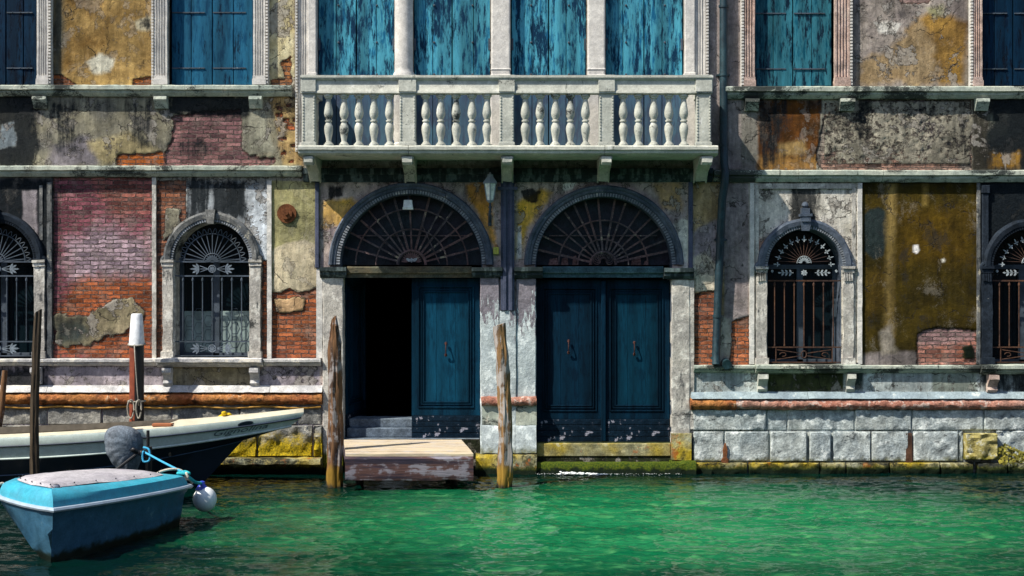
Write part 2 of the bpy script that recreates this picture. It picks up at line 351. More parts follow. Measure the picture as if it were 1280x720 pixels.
ex_ = g.math('MULTIPLY', g.math('SUBTRACT', q_.outputs[0], 2.0), .145); ey_ = g.math('MULTIPLY', g.math('ADD', q_.outputs[1], 4.2), .26)
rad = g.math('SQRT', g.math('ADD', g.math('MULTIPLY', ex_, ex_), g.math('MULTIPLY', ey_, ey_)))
mid_bright = g.ss(g.math('ADD', rad, g.math('MULTIPLY', g.math('SUBTRACT', cl, .5), 1.1)), .30, 1.05, 1, 0)      # painted tone: bright middle, sides darkened like boat shade and a vignette
c = g.mix(mid_bright, (.0004, .009, .007), g.mix(g.ss(cl, .35, .65), (.003, .095, .036), (.012, .155, .058)))
c = g.mix(g.math('MULTIPLY', g.ss(cr, .48, .74, 0, .6), mid_bright), c, (.09, .30, .11))
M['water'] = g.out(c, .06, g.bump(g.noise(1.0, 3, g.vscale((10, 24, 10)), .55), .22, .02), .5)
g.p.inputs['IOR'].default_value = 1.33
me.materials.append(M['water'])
wat = bpy.data.objects.new('water', me); col.objects.link(wat); wat['kind'] = 'structure'
bed = MB(); bed.box(-90, 90, -90, 6, -2.6, -2.5)
g = G('canal mud'); M['mud'] = g.out(g.mix(g.noise(2), (.03, .03, .02), (.06, .055, .035)), .95)
tag(bed.build('canal_bed', M['mud']), kind='structure')

# houses on the other bank, behind the camera: they close off the low sky and stand in the window reflections
b = MB()
for k, (x0, x1, h_) in enumerate(((-44, -30, 10.5), (-29.9, -17, 9.2), (-16.9, -6, 10.2), (-5.9, 5, 8.8), (5.1, 18, 10.0), (18.1, 30, 9.0), (30.1, 44, 10.5))):
    b.box(x0, x1, -34, -23.5, -1.5, h_); b.extx([(-23.4, h_), (-23.0, h_), (-28.7, h_ + 2.2), (-34.4, h_), (-34, h_)], x0, x1, 4)
g = G('far bank plaster'); tag(b.build('opposite_houses', g.out(g.mix(g.noise(.4), (.22, .13, .08), (.26, .2, .13)), .9)), kind='structure')

# ------------------------------------------------------------------ the palazzo
pal = tag(empty('palazzo', (0, 0, 0)), 'weathered brick and plaster canal palace with stone balcony and two arched water doors', 'building')

DOORS = [dict(cx=X(514), r=88 / 80, zs=Z(331), zb=Z(548)), dict(cx=X(754.5), r=84.5 / 80, zs=Z(331), zb=Z(570))]
WINS = [dict(cx=X(-3.5), r=46.5 / 80, zs=Z(325), zb=Z(447)), dict(cx=X(265.5), r=46.5 / 80, zs=Z(325), zb=Z(447)),
        dict(cx=X(1005), r=46 / 80, zs=Z(333), zb=Z(455)), dict(cx=X(1286), r=46 / 80, zs=Z(333), zb=Z(455))]
TOPZ = 9.4
SH = [(-35, 47, 107, 'shutter_d'), (213, 316, 107, 'shutter_s'), (397, 493, 190, 'shutter_c'), (517, 613, 190, 'shutter_c'), (639, 733, 190, 'shutter_c'),
      (757, 854, 190, 'shutter_c'), (943, 1041, 108, 'shutter_r'), (1226, 1310, 108, 'shutter_d')]

# wall: one dense sheet whose patches of plaster, brick, soot and painted shade are stored as attributes
xs = axis([(-16, -8.6, .12), (-8.6, 8.6, .02), (8.6, 16, .12)])
zs = axis([(-1.2, .2, .1), (.2, 7.5, .02), (7.5, TOPZ, .06)])
XX, ZZ = np.meshgrid(xs, zs)
px = 640 + 80 * XX; py = 590 - 80 * ZZ
nA = fbm(px / 26, py / 26, 11, 6, .6); nB = fbm(px / 9, py / 9, 21, 5, .6); nC = fbm(px / 70, py / 70, 31, 4); nS = fbm(px / 7, py / 75, 41, 5)
def sdf(poly):
    x, y = px, py; d = np.full(x.shape, 1e18); ins = np.zeros(x.shape, bool); n = len(poly)
    for i in range(n):
        ax, ay = poly[i]; bx, by = poly[(i + 1) % n]
        ex, ey = bx - ax, by - ay; wx, wy = x - ax, y - ay
        t = np.clip((wx * ex + wy * ey) / (ex * ex + ey * ey + 1e-9), 0, 1)
        d = np.minimum(d, (wx - ex * t) ** 2 + (wy - ey * t) ** 2)
        c1 = (ay > y) != (by > y)
        if ay != by: ins ^= c1 & (x < (bx - ax) * (y - ay) / (by - ay) + ax)
    return np.where(ins, np.sqrt(d), -np.sqrt(d))
def rect(a, b, c, d): return [(a, b), (c, b), (c, d), (a, d)]
tint = np.empty(px.shape + (3,)); tint[:] = (.25, .235, .2)
tint *= (1 + .5 * nC)[..., None]
btint = np.empty(px.shape + (3,)); btint[:] = (.34, .13, .07)
bf = np.full(px.shape, -.6); soot_shade = .22 + .35 * nC + .3 * nS + .25 * nA
def W(p, amp, fe, noi=None):
    s_ = sdf(p) + (nA if noi is None else noi) * amp * 2.6 + nB * amp * 1.1
    return np.clip(.5 + s_ / fe, 0, 1), s_
def plas(p, c, amp=6, fe=3, c2=None, cov=True):
    m, s_ = W(p, amp, fe)
    cc = np.array(c)[None, None] if c2 is None else (np.array(c)[None, None] * (1 - np.clip(.5 + nA * 2.2, 0, 1))[..., None] + np.array(c2)[None, None] * np.clip(.5 + nA * 2.2, 0, 1)[..., None])
    tint[:] = tint * (1 - m[..., None]) + cc * m[..., None]
    if cov: bf[:] = np.minimum(bf, .5 - s_ / 10)
def brick(p, c, amp=5, c2=None):
    m, s_ = W(p, amp, 4)
    cc = np.array(c)[None, None] if c2 is None else (np.array(c)[None, None] * (1 - np.clip(.5 + nA * 2.2, 0, 1))[..., None] + np.array(c2)[None, None] * np.clip(.5 + nA * 2.2, 0, 1)[..., None])
    btint[:] = btint * (1 - m[..., None]) + cc * m[..., None]
    bf[:] = np.maximum(bf, .5 + s_ / 10)
def btone(p, c, amp=10, fe=14):
    m, s_ = W(p, amp, fe); btint[:] = btint * (1 - m[..., None]) + np.array(c)[None, None] * m[..., None]
def soot_shade_p(p, v, amp=8, fe=16, streaky=False):
    global soot_shade
    m, s_ = W(p, amp, fe, (nS if streaky else nA)); soot_shade = soot_shade * (1 - m) + v * m
# --- upper floor panels (photo positions)
plas(rect(-700, -160, 1980, 108), (.27, .235, .18), 2, 4, (.2, .18, .16))
plas(rect(67, -160, 192, 108), lin(118, 90, 48), 3, 3, lin(172, 142, 88))
plas([(67, -20), (80, -20), (82, 50), (74, 108), (67, 108)], lin(95, 92, 78), 4, 10)
plas([(108, 78), (125, 68), (142, 74), (138, 90), (118, 90)], lin(205, 200, 180), 4, 5)
plas([(170, 28), (190, 20), (190, 38), (172, 36)], lin(205, 195, 165), 3, 4)
soot_shade_p([(176, 24), (190, 22), (190, 38), (178, 34)], .6, 3, 6)
brick([(66, 92), (82, 98), (98, 108), (66, 108)], (.4, .13, .04), 3); brick([(168, 100), (190, 97), (190, 108), (168, 108)], (.42, .14, .04), 3)
plas(rect(337, -160, 368, 108), lin(205, 198, 165), 1, 3, lin(180, 165, 120))
brick([(350, 78), (363, 70), (366, 108), (338, 108), (340, 100), (356, 98)], (.4, .17, .06), 4)
plas(rect(886, -160, 926, 212), lin(140, 130, 128), 1, 3, lin(158, 148, 142))
plas(rect(1066, -160, 1208, 110), lin(152, 142, 132), 1, 3, lin(126, 116, 112))
plas([(1150, 20), (1168, 12), (1207, 30), (1207, 108), (1172, 108), (1150, 60), (1130, 40)], lin(160, 124, 62), 5, 8, lin(108, 82, 46))
plas([(1075, 75), (1110, 62), (1150, 20), (1165, 60), (1170, 108), (1066, 108)], lin(138, 116, 84), 8, 10, lin(155, 134, 102))
plas([(1092, 28), (1108, 26), (1126, 30), (1118, 44), (1098, 42)], lin(200, 195, 185), 3, 3)
plas([(1156, 10), (1178, 6), (1182, 20), (1166, 24)], lin(138, 134, 100), 3, 6)
brick([(1120, -4), (1165, -4), (1160, 6), (1126, 6)], (.3, .22, .2), 3)
# --- band between the sills and the string course
plas(rect(-700, 122, 380, 212), lin(146, 140, 118), 2, 3, lin(112, 110, 102))
plas([(67, 185), (110, 170), (128, 208), (50, 210)], lin(128, 122, 126), 6, 8)
plas([(112, 178), (160, 165), (200, 190), (150, 208), (128, 208)], lin(172, 158, 118), 6, 8)
soot_shade_p([(62, 125), (95, 128), (98, 190), (70, 192)], .62, 10, 14); soot_shade_p([(150, 124), (192, 122), (190, 185), (168, 190), (160, 160)], .62, 10, 12)
soot_shade_p([(95, 122), (150, 122), (130, 150), (105, 150)], .42, 8, 12)
soot_shade_p(rect(-900, 110, 47, 212), .95, 6, 20); plas([(0, 155), (18, 152), (20, 182), (2, 184)], lin(120, 130, 135), 4, 4); soot_shade_p([(0, 155), (18, 152), (20, 182), (2, 184)], .3, 4, 6)  # left end: corner shade painted in with the soot mask
soot_shade_p(rect(-900, -160, -34, 108), .7, 6, 20)  # same painted end shade, carried on above
brick([(146, 193), (204, 190), (208, 208), (144, 208)], (.44, .13, .03), 3)
brick([(214, 146), (240, 142), (300, 138), (310, 165), (305, 190), (345, 196), (348, 210), (205, 210), (205, 188), (215, 180)], (.30, .16, .15), 6, (.24, .13, .14))
soot_shade_p(rect(212, 120, 313, 142), .95, 6, 12); soot_shade_p([(222, 178), (255, 172), (262, 196), (226, 198)], .55, 6, 8)  # band below the sill: soot, with the sill's shadow painted in
plas([(304, 138), (330, 136), (345, 190), (312, 195), (305, 185)], lin(160, 158, 140), 4, 4, lin(130, 128, 112))
plas([(336, 120), (378, 120), (378, 208), (352, 208), (345, 160)], lin(176, 152, 104), 3, 4, lin(150, 118, 80))
for k in range(16): 
    a_, b_ = 346 + 28 * random.random(), 126 + 80 * random.random(); brick([(a_ - 4, b_ - 2), (a_ + 4, b_ - 2), (a_ + 4, b_ + 3), (a_ - 4, b_ + 3)], (.45, .14, .05), 2)
plas([(946, 124), (1030, 124), (1026, 212), (948, 212)], lin(66, 46, 24), 3, 3, lin(116, 70, 28))
plas([(970, 180), (1005, 176), (1010, 192), (975, 196)], lin(170, 140, 90), 5, 6); plas([(948, 196), (1028, 196), (1028, 212), (948, 212)], lin(160, 120, 66), 5, 8)
soot_shade_p([(946, 122), (990, 122), (982, 160), (966, 200), (948, 205)], .62, 9, 14); soot_shade_p([(1004, 122), (1028, 122), (1024, 140), (1008, 138)], .6, 6, 10); soot_shade_p([(970, 190), (1020, 186), (1024, 200), (980, 204)], .42, 6, 10)
brick([(1027, 150), (1020, 200), (1030, 214), (1216, 214), (1212, 124), (1050, 124), (1045, 140)], (.20, .185, .16), 4, (.27, .25, .21))
bf[:] = np.where(sdf([(1030, 128), (1212, 126), (1212, 205), (1030, 205)]) > 0, .45 + nA * .25 + nB * .12, bf); tint[:] = np.where((sdf([(1027, 124), (1216, 124), (1216, 214), (1020, 214)]) > 0)[..., None], np.array(lin(150, 144, 128)) * (1 + nA * 1.2)[..., None], tint)
btone([(1030, 196), (1200, 193), (1200, 214), (1030, 214)], (.40, .24, .18), 8, 8); btone([(1140, 124), (1182, 124), (1182, 190), (1142, 190)], (.14, .12, .16), 5, 8)
for (a_, b_) in ((1055, 9), (1137, 6), (1178, 6), (1108, 5)):
    btone([(a_ - b_, 124), (a_ + b_, 124), (a_ + b_ * .7, 200), (a_ - b_ * .7, 200)], (.34, .33, .27), 3, 6)
soot_shade_p([(1066, 124), (1098, 124), (1085, 150), (1078, 175), (1070, 165)], .6, 6, 10); soot_shade_p([(1142, 126), (1178, 124), (1176, 150), (1146, 148)], .5, 6, 10); soot_shade_p([(1182, 126), (1213, 124), (1210, 195), (1184, 190)], .5, 6, 12)
plas(rect(1214, 124, 2200, 214), lin(60, 58, 50), 3, 4); soot_shade_p(rect(1236, 112, 2200, 214), .95, 8, 18)  # right end darkened, shade painted through the soot mask
plas([(1232, 142), (1262, 136), (1260, 168), (1236, 178)], lin(115, 118, 105), 5, 6); plas([(1238, 190), (1275, 188), (1275, 210), (1236, 210)], lin(140, 105, 45), 6, 8); soot_shade_p([(1236, 190), (1275, 188), (1275, 210), (1236, 210)], .3, 6, 10)
# --- ground floor, left
plas(rect(-700, 222, 68, 450), lin(60, 60, 64), 1, 3); soot_shade_p(rect(-900, 222, 66, 450), .7, 5, 8)  # wall round the left window toned down as painted edge shade
plas([(28, 238), (52, 238), (50, 312), (44, 300), (28, 280)], lin(150, 142, 145), 1, 2); soot_shade_p([(28, 238), (46, 238), (46, 312), (40, 296), (28, 280)], .25, 2, 4)
brick(rect(67, 222, 191, 450), (.24, .085, .11), 1, (.30, .11, .14))
btone([(110, 222), (192, 222), (192, 262), (150, 270)], (.34, .13, .10), 10, 20)
btone([(85, 300), (150, 285), (192, 300), (188, 350), (130, 360), (84, 350)], (.44, .34, .40), 16, 22)
btone([(90, 355), (130, 345), (192, 350), (192, 448), (67, 448), (67, 400)], (.40, .12, .045), 10, 14)
plas([(67, 398), (112, 392), (128, 380), (140, 373), (165, 374), (178, 392), (176, 402), (150, 412), (128, 420), (112, 431), (80, 436), (67, 428)], lin(112, 106, 82), 8, 3, lin(146, 134, 108))
plas([(67, 400), (105, 396), (118, 415), (100, 432), (67, 432)], lin(52, 60, 60), 8, 12, lin(84, 84, 70), False)
soot_shade_p([(67, 396), (108, 396), (112, 432), (67, 436)], .42, 5, 10); soot_shade_p([(68, 222), (76, 222), (76, 400), (68, 400)], .5, 4, 8)
brick(rect(196, 226, 234, 450), (.34, .11, .05), 1, (.26, .14, .09)); brick(rect(328, 300, 335, 450), (.42, .14, .06), 1)
plas([(208, 262), (225, 262), (222, 290), (205, 300)], lin(150, 145, 125), 4, 5)
plas(rect(233, 226, 335, 326), lin(120, 125, 128), 0, 2, lin(160, 165, 168)); plas([(300, 228), (334, 228), (334, 330), (318, 300)], lin(205, 212, 218), 5, 8)
soot_shade_p([(234, 226), (262, 226), (258, 262), (234, 290)], .7, 6, 12, True); soot_shade_p([(262, 228), (305, 228), (312, 278), (268, 268)], .75, 6, 10, True)
plas(rect(339, 226, 400, 450), lin(158, 152, 108), 0, 2, lin(140, 136, 98))
plas([(340, 312), (358, 302), (380, 300), (398, 306), (398, 366), (340, 366)], lin(196, 182, 152), 3, 2, lin(178, 168, 142))
brick([(339, 365), (352, 366), (362, 360), (372, 366), (400, 359), (400, 450), (339, 450)], (.48, .16, .06), 2, (.34, .11, .055))
plas([(343, 374), (382, 372), (380, 388), (345, 390)], lin(170, 140, 105), 4, 3)
# --- around the doors
plas(rect(400, 226, 866, 592), lin(192, 176, 164), 0, 2, lin(160, 146, 148))
plas([(404, 252), (440, 246), (455, 262), (430, 280), (404, 282)], lin(226, 180, 70), 5, 5, lin(190, 155, 100)); soot_shade_p([(410, 233), (432, 232), (430, 246), (412, 248)], .7, 3, 5)
plas([(580, 230), (612, 228), (622, 320), (600, 270), (585, 250)], lin(226, 160, 62), 6, 6, lin(196, 145, 90))
plas([(644, 252), (676, 235), (690, 240), (660, 285), (652, 325), (644, 325)], lin(228, 180, 62), 5, 5, lin(195, 155, 90)); soot_shade_p([(650, 238), (664, 234), (676, 240), (670, 254), (656, 254)], .8, 3, 4)
plas([(646, 282), (652, 282), (654, 325), (645, 325)], lin(230, 225, 220), 3, 2); plas([(815, 230), (850, 228), (852, 262), (830, 260)], lin(212, 172, 104), 8, 9, lin(185, 155, 125))
plas([(838, 282), (852, 274), (866, 274), (866, 340), (852, 336)], lin(215, 210, 196), 2, 3); plas([(700, 228), (725, 226), (715, 238), (702, 240)], lin(225, 225, 215), 3, 2)
# --- ground floor, right
plas(rect(865, 226, 906, 458), lin(150, 128, 90), 1, 3, lin(165, 145, 115)); plas([(866, 290), (905, 270), (910, 330), (866, 340)], lin(150, 140, 145), 3, 5)
plas([(866, 322), (882, 314), (896, 330), (896, 366), (866, 366)], lin(195, 185, 165), 4, 4)
plas(rect(905, 226, 937, 458), lin(128, 118, 118), 2, 3, lin(150, 140, 138))
brick([(867, 366), (896, 362), (896, 458), (867, 458)], (.44, .15, .06), 2, (.34, .13, .08)); brick([(914, 402), (937, 396), (937, 458), (910, 458)], (.44, .15, .065), 3)
plas([(898, 392), (912, 398), (916, 425), (912, 450), (896, 455)], lin(172, 165, 152), 4, 3)
plas(rect(936, 226, 1076, 458), lin(178, 172, 158), 0, 2, lin(205, 200, 190))
soot_shade_p([(985, 228), (1022, 228), (1020, 290), (990, 290)], .72, 6, 12, True); soot_shade_p([(1035, 228), (1062, 228), (1058, 270), (1042, 270)], .42, 5, 10, True)
plas([(940, 300), (958, 296), (958, 400), (940, 400)], lin(150, 120, 105), 5, 8)
plas(rect(1076, 226, 1222, 458), lin(66, 54, 14), 0, 2, lin(46, 40, 14)); plas([(1120, 258), (1218, 262), (1216, 330), (1118, 330)], lin(84, 64, 14), 14, 26, lin(64, 50, 13))
plas([(1080, 340), (1112, 335), (1116, 385), (1080, 395)], lin(78, 62, 20), 8, 14)
plas([(1080, 268), (1086, 260), (1098, 258), (1108, 264), (1110, 300), (1104, 320), (1092, 324), (1080, 314)], lin(36, 46, 46), 2, 3)
plas([(1108, 230), (1118, 230), (1117, 420), (1106, 420)], lin(128, 108, 62), 3, 8); plas([(1152, 230), (1160, 230), (1159, 258), (1153, 258)], lin(120, 100, 50), 2, 5)
plas([(1141, 306), (1147, 306), (1149, 313), (1146, 317), (1141, 315)], lin(220, 215, 210), .6, 1.5); plas([(1176, 324), (1180, 323), (1181, 327), (1177, 328)], lin(220, 215, 200), .6, 1.5)
plas([(1078, 444), (1150, 440), (1150, 458), (1078, 458)], lin(118, 110, 108), 4, 5); plas([(1098, 415), (1114, 405), (1118, 440), (1104, 440)], lin(140, 132, 120), 5, 6)
brick([(1146, 418), (1160, 411), (1200, 410), (1221, 413), (1221, 456), (1146, 456)], (.42, .16, .10), 2, (.36, .22, .2)); btone([(1146, 408), (1221, 408), (1221, 430), (1146, 430)], (.34, .22, .22), 4, 8)
plas([(1202, 434), (1214, 430), (1219, 448), (1204, 450)], lin(20, 30, 20), 2, 3)
plas(rect(1222, 226, 2200, 458), lin(20, 26, 40), 0, 2); soot_shade_p(rect(1222, 226, 2200, 458), 1.1, 2, 4)  # right end: navy and soot tones stand in for the shadow there
# --- panels under the sills
plas(rect(-900, 457, 400, 592), lin(150, 142, 150), 0, 2, lin(172, 162, 166)); plas(rect(215, 457, 318, 484), lin(150, 140, 110), 0, 2, lin(120, 115, 105))
soot_shade_p(rect(-900, 457, 60, 490), .8, 5, 20)  # shade on the lower left end, painted as a dark tone
plas(rect(866, 464, 2200, 592), lin(190, 196, 192), 0, 2, lin(168, 178, 178)); plas(rect(958, 466, 1054, 490), lin(70, 74, 45), 1, 2, lin(42, 48, 30)); plas([(1066, 466), (1080, 466), (1078, 490), (1067, 488)], lin(50, 60, 55), 3, 3)
plas([(1165, 466), (1220, 466), (1220, 490), (1165, 490)], lin(108, 112, 104), 1, 3, lin(150, 160, 150)); soot_shade_p(rect(1226, 464, 2200, 490), .65, 3, 8)  # soot mask at the right end carries painted shade
plas(rect(398, 548, 866, 640), (.02, .025, .012), 0, 2)
# keep holes
cxm = (XX[:-1, :-1] + XX[1:, 1:]) / 2; czm = (ZZ[:-1, :-1] + ZZ[1:, 1:]) / 2
keep = np.ones(cxm.shape, bool)
for q in DOORS + WINS:
    dx = np.abs(cxm - q['cx']); keep &= ~((dx < q['r'] + .012) & (czm > q['zb'] - .012) & ((czm < q['zs']) | (np.hypot(dx, czm - q['zs']) < q['r'] + .012)))
for a, b, c_, m_ in SH: keep &= ~((cxm > X(a)) & (cxm < X(b)) & (czm > Z(c_)))
bmn = np.clip((bf + nB * .5 - .42) / .16, 0, 1)
yy = -(.022 * (1 - bmn)) - .006 * nA - .004 * nB * (1 + bmn * 2) - .012 * nC
me = grid_mesh('wall', np.stack([XX, yy, ZZ], -1), keep)
def fattr(n, a):
    at_ = me.attributes.new(n, 'FLOAT', 'POINT'); at_.data.foreach_set('value', a.reshape(-1).astype(np.float32))
def cattr(n, a):
    at_ = me.attributes.new(n, 'FLOAT_COLOR', 'POINT')
    at_.data.foreach_set('color', np.concatenate([np.clip(a, 0, 1), np.ones(a.shape[:2] + (1,))], -1).reshape(-1).astype(np.float32))
flk = np.ones(px.shape)
for p_, v_ in ((rect(1076, 226, 1222, 458), .0), (rect(905, 226, 937, 458), .25), (rect(888, -160, 926, 212), .15), (rect(67, -160, 192, 108), .45), (rect(340, 226, 400, 320), .2), (rect(340, 310, 400, 370), .55), (rect(946, 124, 1028, 212), .5)):
    flk = np.where(sdf(p_) > 0, v_, flk)
fattr('flk', flk); fattr('bf', bf); fattr('soot', soot_shade); cattr('tint', tint); cattr('btint', btint)
g = G('patched plaster and brick wall')
n2 = g.noise(13, 9, None, .74); n3 = g.noise(60, 6, None, .78); n1 = g.noise(3.4, 6, None, .6)
st = g.noise(1.0, 7, g.vscale((13, 13, 1.3)), .66)
sx = g.n.new('ShaderNodeSeparateXYZ'); g.k(sx.inputs[0], g.obj)
cmb = g.n.new('ShaderNodeCombineXYZ')
g.k(cmb.inputs[0], g.math('ADD', sx.outputs[0], g.math('MULTIPLY', g.math('SUBTRACT', n2, .5), .08)))
g.k(cmb.inputs[1], g.math('ADD', sx.outputs[2], g.math('MULTIPLY', g.math('SUBTRACT', g.noise(6, 8, None, .7), .5), .095)))
br = g.n.new('ShaderNodeTexBrick'); g.k(br.inputs['Vector'], cmb.outputs[0])
br.inputs['Scale'].default_value = 1; br.inputs['Brick Width'].default_value = .235; br.inputs['Row Height'].default_value = .066
br.inputs['Mortar Size'].default_value = .009; br.inputs['Mortar Smooth'].default_value = .35; br.inputs['Bias'].default_value = 0
g.k(br.inputs['Color1'], (.42, .40, .42)); g.k(br.inputs['Color2'], (1.35, 1.25, 1.2)); g.k(br.inputs['Mortar'], (.9, .9, .9))
bcol = g.mix(1.0, g.attr('btint', True), br.outputs['Color'], 'MULTIPLY')
bcol = g.mix(1.0, bcol, g.gray(g.ss(n2, .3, .7, .42, 1.5)), 'MULTIPLY')
bcol = g.mix(g.ss(n1, .50, .66, 0, .6), bcol, g.mix(.5, bcol, (.40, .33, .28)))
mort = g.mix(.55, g.mix(.5, g.attr('btint', True), (.13, .10, .085)), (.20, .165, .14))
bcol = g.mix(br.outputs['Fac'], bcol, g.mix(g.ss(n2, .4, .6), mort, (.045, .035, .035)))
bcol = g.mix(g.ss(n3, .56, .66, 0, .75), bcol, (.035, .026, .028))
bcol = g.mix(g.ss(n2, .58, .66, 0, .7), bcol, (.26, .225, .19))
bcol = g.mix(g.ss(g.noise(26, 8, None, .8), .56, .62, 0, .85), bcol, (.05, .035, .03))
big = g.noise(.9, 8, None, .66, .6)
pcol = g.mix(1.0, g.attr('tint', True), g.gray(g.ss(n2, .36, .64, .80, 1.20)), 'MULTIPLY')
pcol = g.mix(1.0, pcol, g.gray(g.ss(big, .38, .62, .70, 1.28)), 'MULTIPLY')
pcol = g.mix(1.0, pcol, g.gray(g.ss(st, .35, .65, 1.18, .80)), 'MULTIPLY')
pcol = g.mix(g.ss(n3, .60, .68, 0, .6), pcol, (.035, .03, .03))
fl = g.math('ADD', g.math('MULTIPLY', g.noise(2.4, 10, g.vscale((1, 1, .85), loc=(3, 0, 8)), .66, .3), .85), g.math('MULTIPLY', n2, .15))
f1 = g.ss(fl, .553, .560); f1e = g.math('MULTIPLY', g.ss(fl, .545, .553), g.ss(fl, .560, .570, 1, 0))
fk = g.attr('flk'); f1 = g.math('MULTIPLY', f1, fk)
pcol = g.mix(g.math('MULTIPLY', f1, .72), pcol, g.mix(g.ss(n2, .4, .6), (.24, .215, .185), (.36, .335, .30)))
fl2 = g.math('ADD', g.math('MULTIPLY', g.noise(3.9, 10, g.vscale((1, 1, 1), loc=(9, 2, 1)), .7, .2), .85), g.math('MULTIPLY', n3, .15))
f2 = g.ss(fl2, .575, .582); f2e = g.math('MULTIPLY', g.ss(fl2, .566, .575), g.ss(fl2, .582, .592, 1, 0))
f2 = g.math('MULTIPLY', f2, fk)
pcol = g.mix(g.math('MULTIPLY', f2, .6), pcol, g.mix(.35, pcol, (.50, .46, .40)))
fl3 = g.ss(g.math('ADD', g.math('MULTIPLY', g.noise(6.5, 10, None, .72, .2), .8), g.math('MULTIPLY', n3, .2)), .585, .60)
pcol = g.mix(g.math('MULTIPLY', fl3, .6), pcol, g.mix(.4, pcol, (.05, .045, .04)))
pcol = g.mix(g.math('MULTIPLY', g.math('MULTIPLY', g.math('MAXIMUM', f1e, f2e), .75), fk), pcol, (.035, .03, .028))
vor = g.n.new('ShaderNodeTexVoronoi'); vor.feature = 'DISTANCE_TO_EDGE'; vor.inputs['Scale'].default_value = 1.15
wv = g.n.new('ShaderNodeVectorMath'); wv.operation = 'ADD'; nn = g.n.new('ShaderNodeTexNoise'); nn.inputs['Scale'].default_value = 3.5; nn.inputs['Detail'].default_value = 6; g.k(nn.inputs['Vector'], g.obj)
wm = g.n.new('ShaderNodeVectorMath'); wm.operation = 'SCALE'; g.k(wm.inputs[0], nn.outputs['Color']); wm.inputs['Scale'].default_value = .55
g.k(wv.inputs[0], g.obj); g.k(wv.inputs[1], wm.outputs[0]); g.k(vor.inputs['Vector'], wv.outputs[0])
crack = g.math('MULTIPLY', g.ss(vor.outputs['Distance'], .002, .010, 1, 0), g.ss(n1, .48, .56))
pcol = g.mix(g.math('MULTIPLY', crack, .85), pcol, (.03, .028, .026))
bm_ = g.ss(g.math('ADD', g.attr('bf'), g.math('MULTIPLY', g.math('SUBTRACT', n2, .5), .75)), .45, .53)
edge = g.math('MULTIPLY', bm_, g.ss(g.math('ADD', g.attr('bf'), g.math('MULTIPLY', g.math('SUBTRACT', n2, .5), .75)), .53, .72, 1, 0))
cc = g.mix(bm_, pcol, bcol)
blot = g.math('ADD', g.math('MULTIPLY', g.noise(2.1, 9, g.vscale((1, 1, .7), loc=(4, 0, 2)), .72, .4), .7), g.math('MULTIPLY', n3, .3))
cc = g.mix(g.ss(blot, .545, .60, 0, .7), cc, g.mix(.25, (.022, .024, .028), cc))
cc = g.mix(g.ss(blot, .40, .455, .22, 0), cc, (.40, .36, .30))
cc = g.mix(g.math('MULTIPLY', edge, .6), cc, (.03, .025, .022))
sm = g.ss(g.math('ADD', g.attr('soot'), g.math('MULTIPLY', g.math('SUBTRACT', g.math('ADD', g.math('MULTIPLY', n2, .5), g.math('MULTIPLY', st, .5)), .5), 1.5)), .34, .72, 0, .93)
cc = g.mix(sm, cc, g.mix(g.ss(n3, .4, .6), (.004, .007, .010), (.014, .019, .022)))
h = g.math('ADD', g.math('MULTIPLY', g.math('MULTIPLY', g.math('SUBTRACT', 1.0, br.outputs['Fac']), bm_), 1.9), g.math('ADD', g.math('MULTIPLY', n2, 1.2), g.math('MULTIPLY', n3, .6)))
h = g.math('SUBTRACT', h, g.math('ADD', g.math('MULTIPLY', bm_, .7), g.math('ADD', crack, g.math('ADD', g.math('MULTIPLY', f1, .8), g.math('MULTIPLY', f2, .5)))))
M['wall'] = g.out(cc, .9, g.bump(h, 1.0, .019), .1)
me.materials.append(M['wall'])
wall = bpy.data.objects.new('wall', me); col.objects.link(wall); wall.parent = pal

# body behind the wall sheet: dark rooms, side returns, roof slab
b = MB(); b.box(-16, 16, 4.0, 4.2, -1.2, TOPZ); b.box(-16, -15.8, .02, 4, -1.2, TOPZ); b.box(15.8, 16, .02, 4, -1.2, TOPZ)
b.box(-16, 16, .03, 4.2, TOPZ, TOPZ + .15); b.box(-15.8, 15.8, .35, 4, 4.45, 4.75); b.box(-15.8, 15.8, .5, 4, .30, .40); b.box(-.1, .1, .5, 4, .4, 4.45)
b.box(-15.8, 15.8, .35, .45, 4.75, TOPZ)
b.box(-4.3, -4.2, .5, 4, .4, 4.45); b.box(3, 3.1, .5, 4, .4, 4.45)
b.build('interior', M['black'], pal)
b = MB(); prof = [(.05, TOPZ), (-.12, TOPZ), (-.2, TOPZ + .12), (-.55, TOPZ + .2), (-.6, TOPZ + .35), (.05, TOPZ + .35)]
b.extx(prof, -16, 16, .5, 1.4); b.build('roof_cornice', M['cornice'], pal)

def arc(cx, zs, r, a0=180, a1=0, n=48, zb=None):
    pts = []; nr = []
    if zb is not None:
        for k in range(8): pts.append((cx - r, zb + (zs - zb) * k / 8)); nr.append((-1, 0))
    for k in range(n + 1):
        a = R(a0 + (a1 - a0) * k / n); pts.append((cx + r * math.cos(a), zs + r * math.sin(a))); nr.append((math.cos(a), math.sin(a)))
    if zb is not None:
        for k in range(7, -1, -1): pts.append((cx + r, zb + (zs - zb) * k / 8)); nr.append((1, 0))
    return pts, nr
def dentils(b, cx, zs, r0, r1, y0, y1, n):
    for k in range(n):
        a0 = math.pi * (k + .18) / n; a1 = math.pi * (k + .78) / n
        b.prism([(cx + r0 * math.cos(a0), zs + r0 * math.sin(a0)), (cx + r1 * math.cos(a0), zs + r1 * math.sin(a0)), (cx + r1 * math.cos(a1), zs + r1 * math.sin(a1)), (cx + r0 * math.cos(a1), zs + r0 * math.sin(a1))], y0, y1)

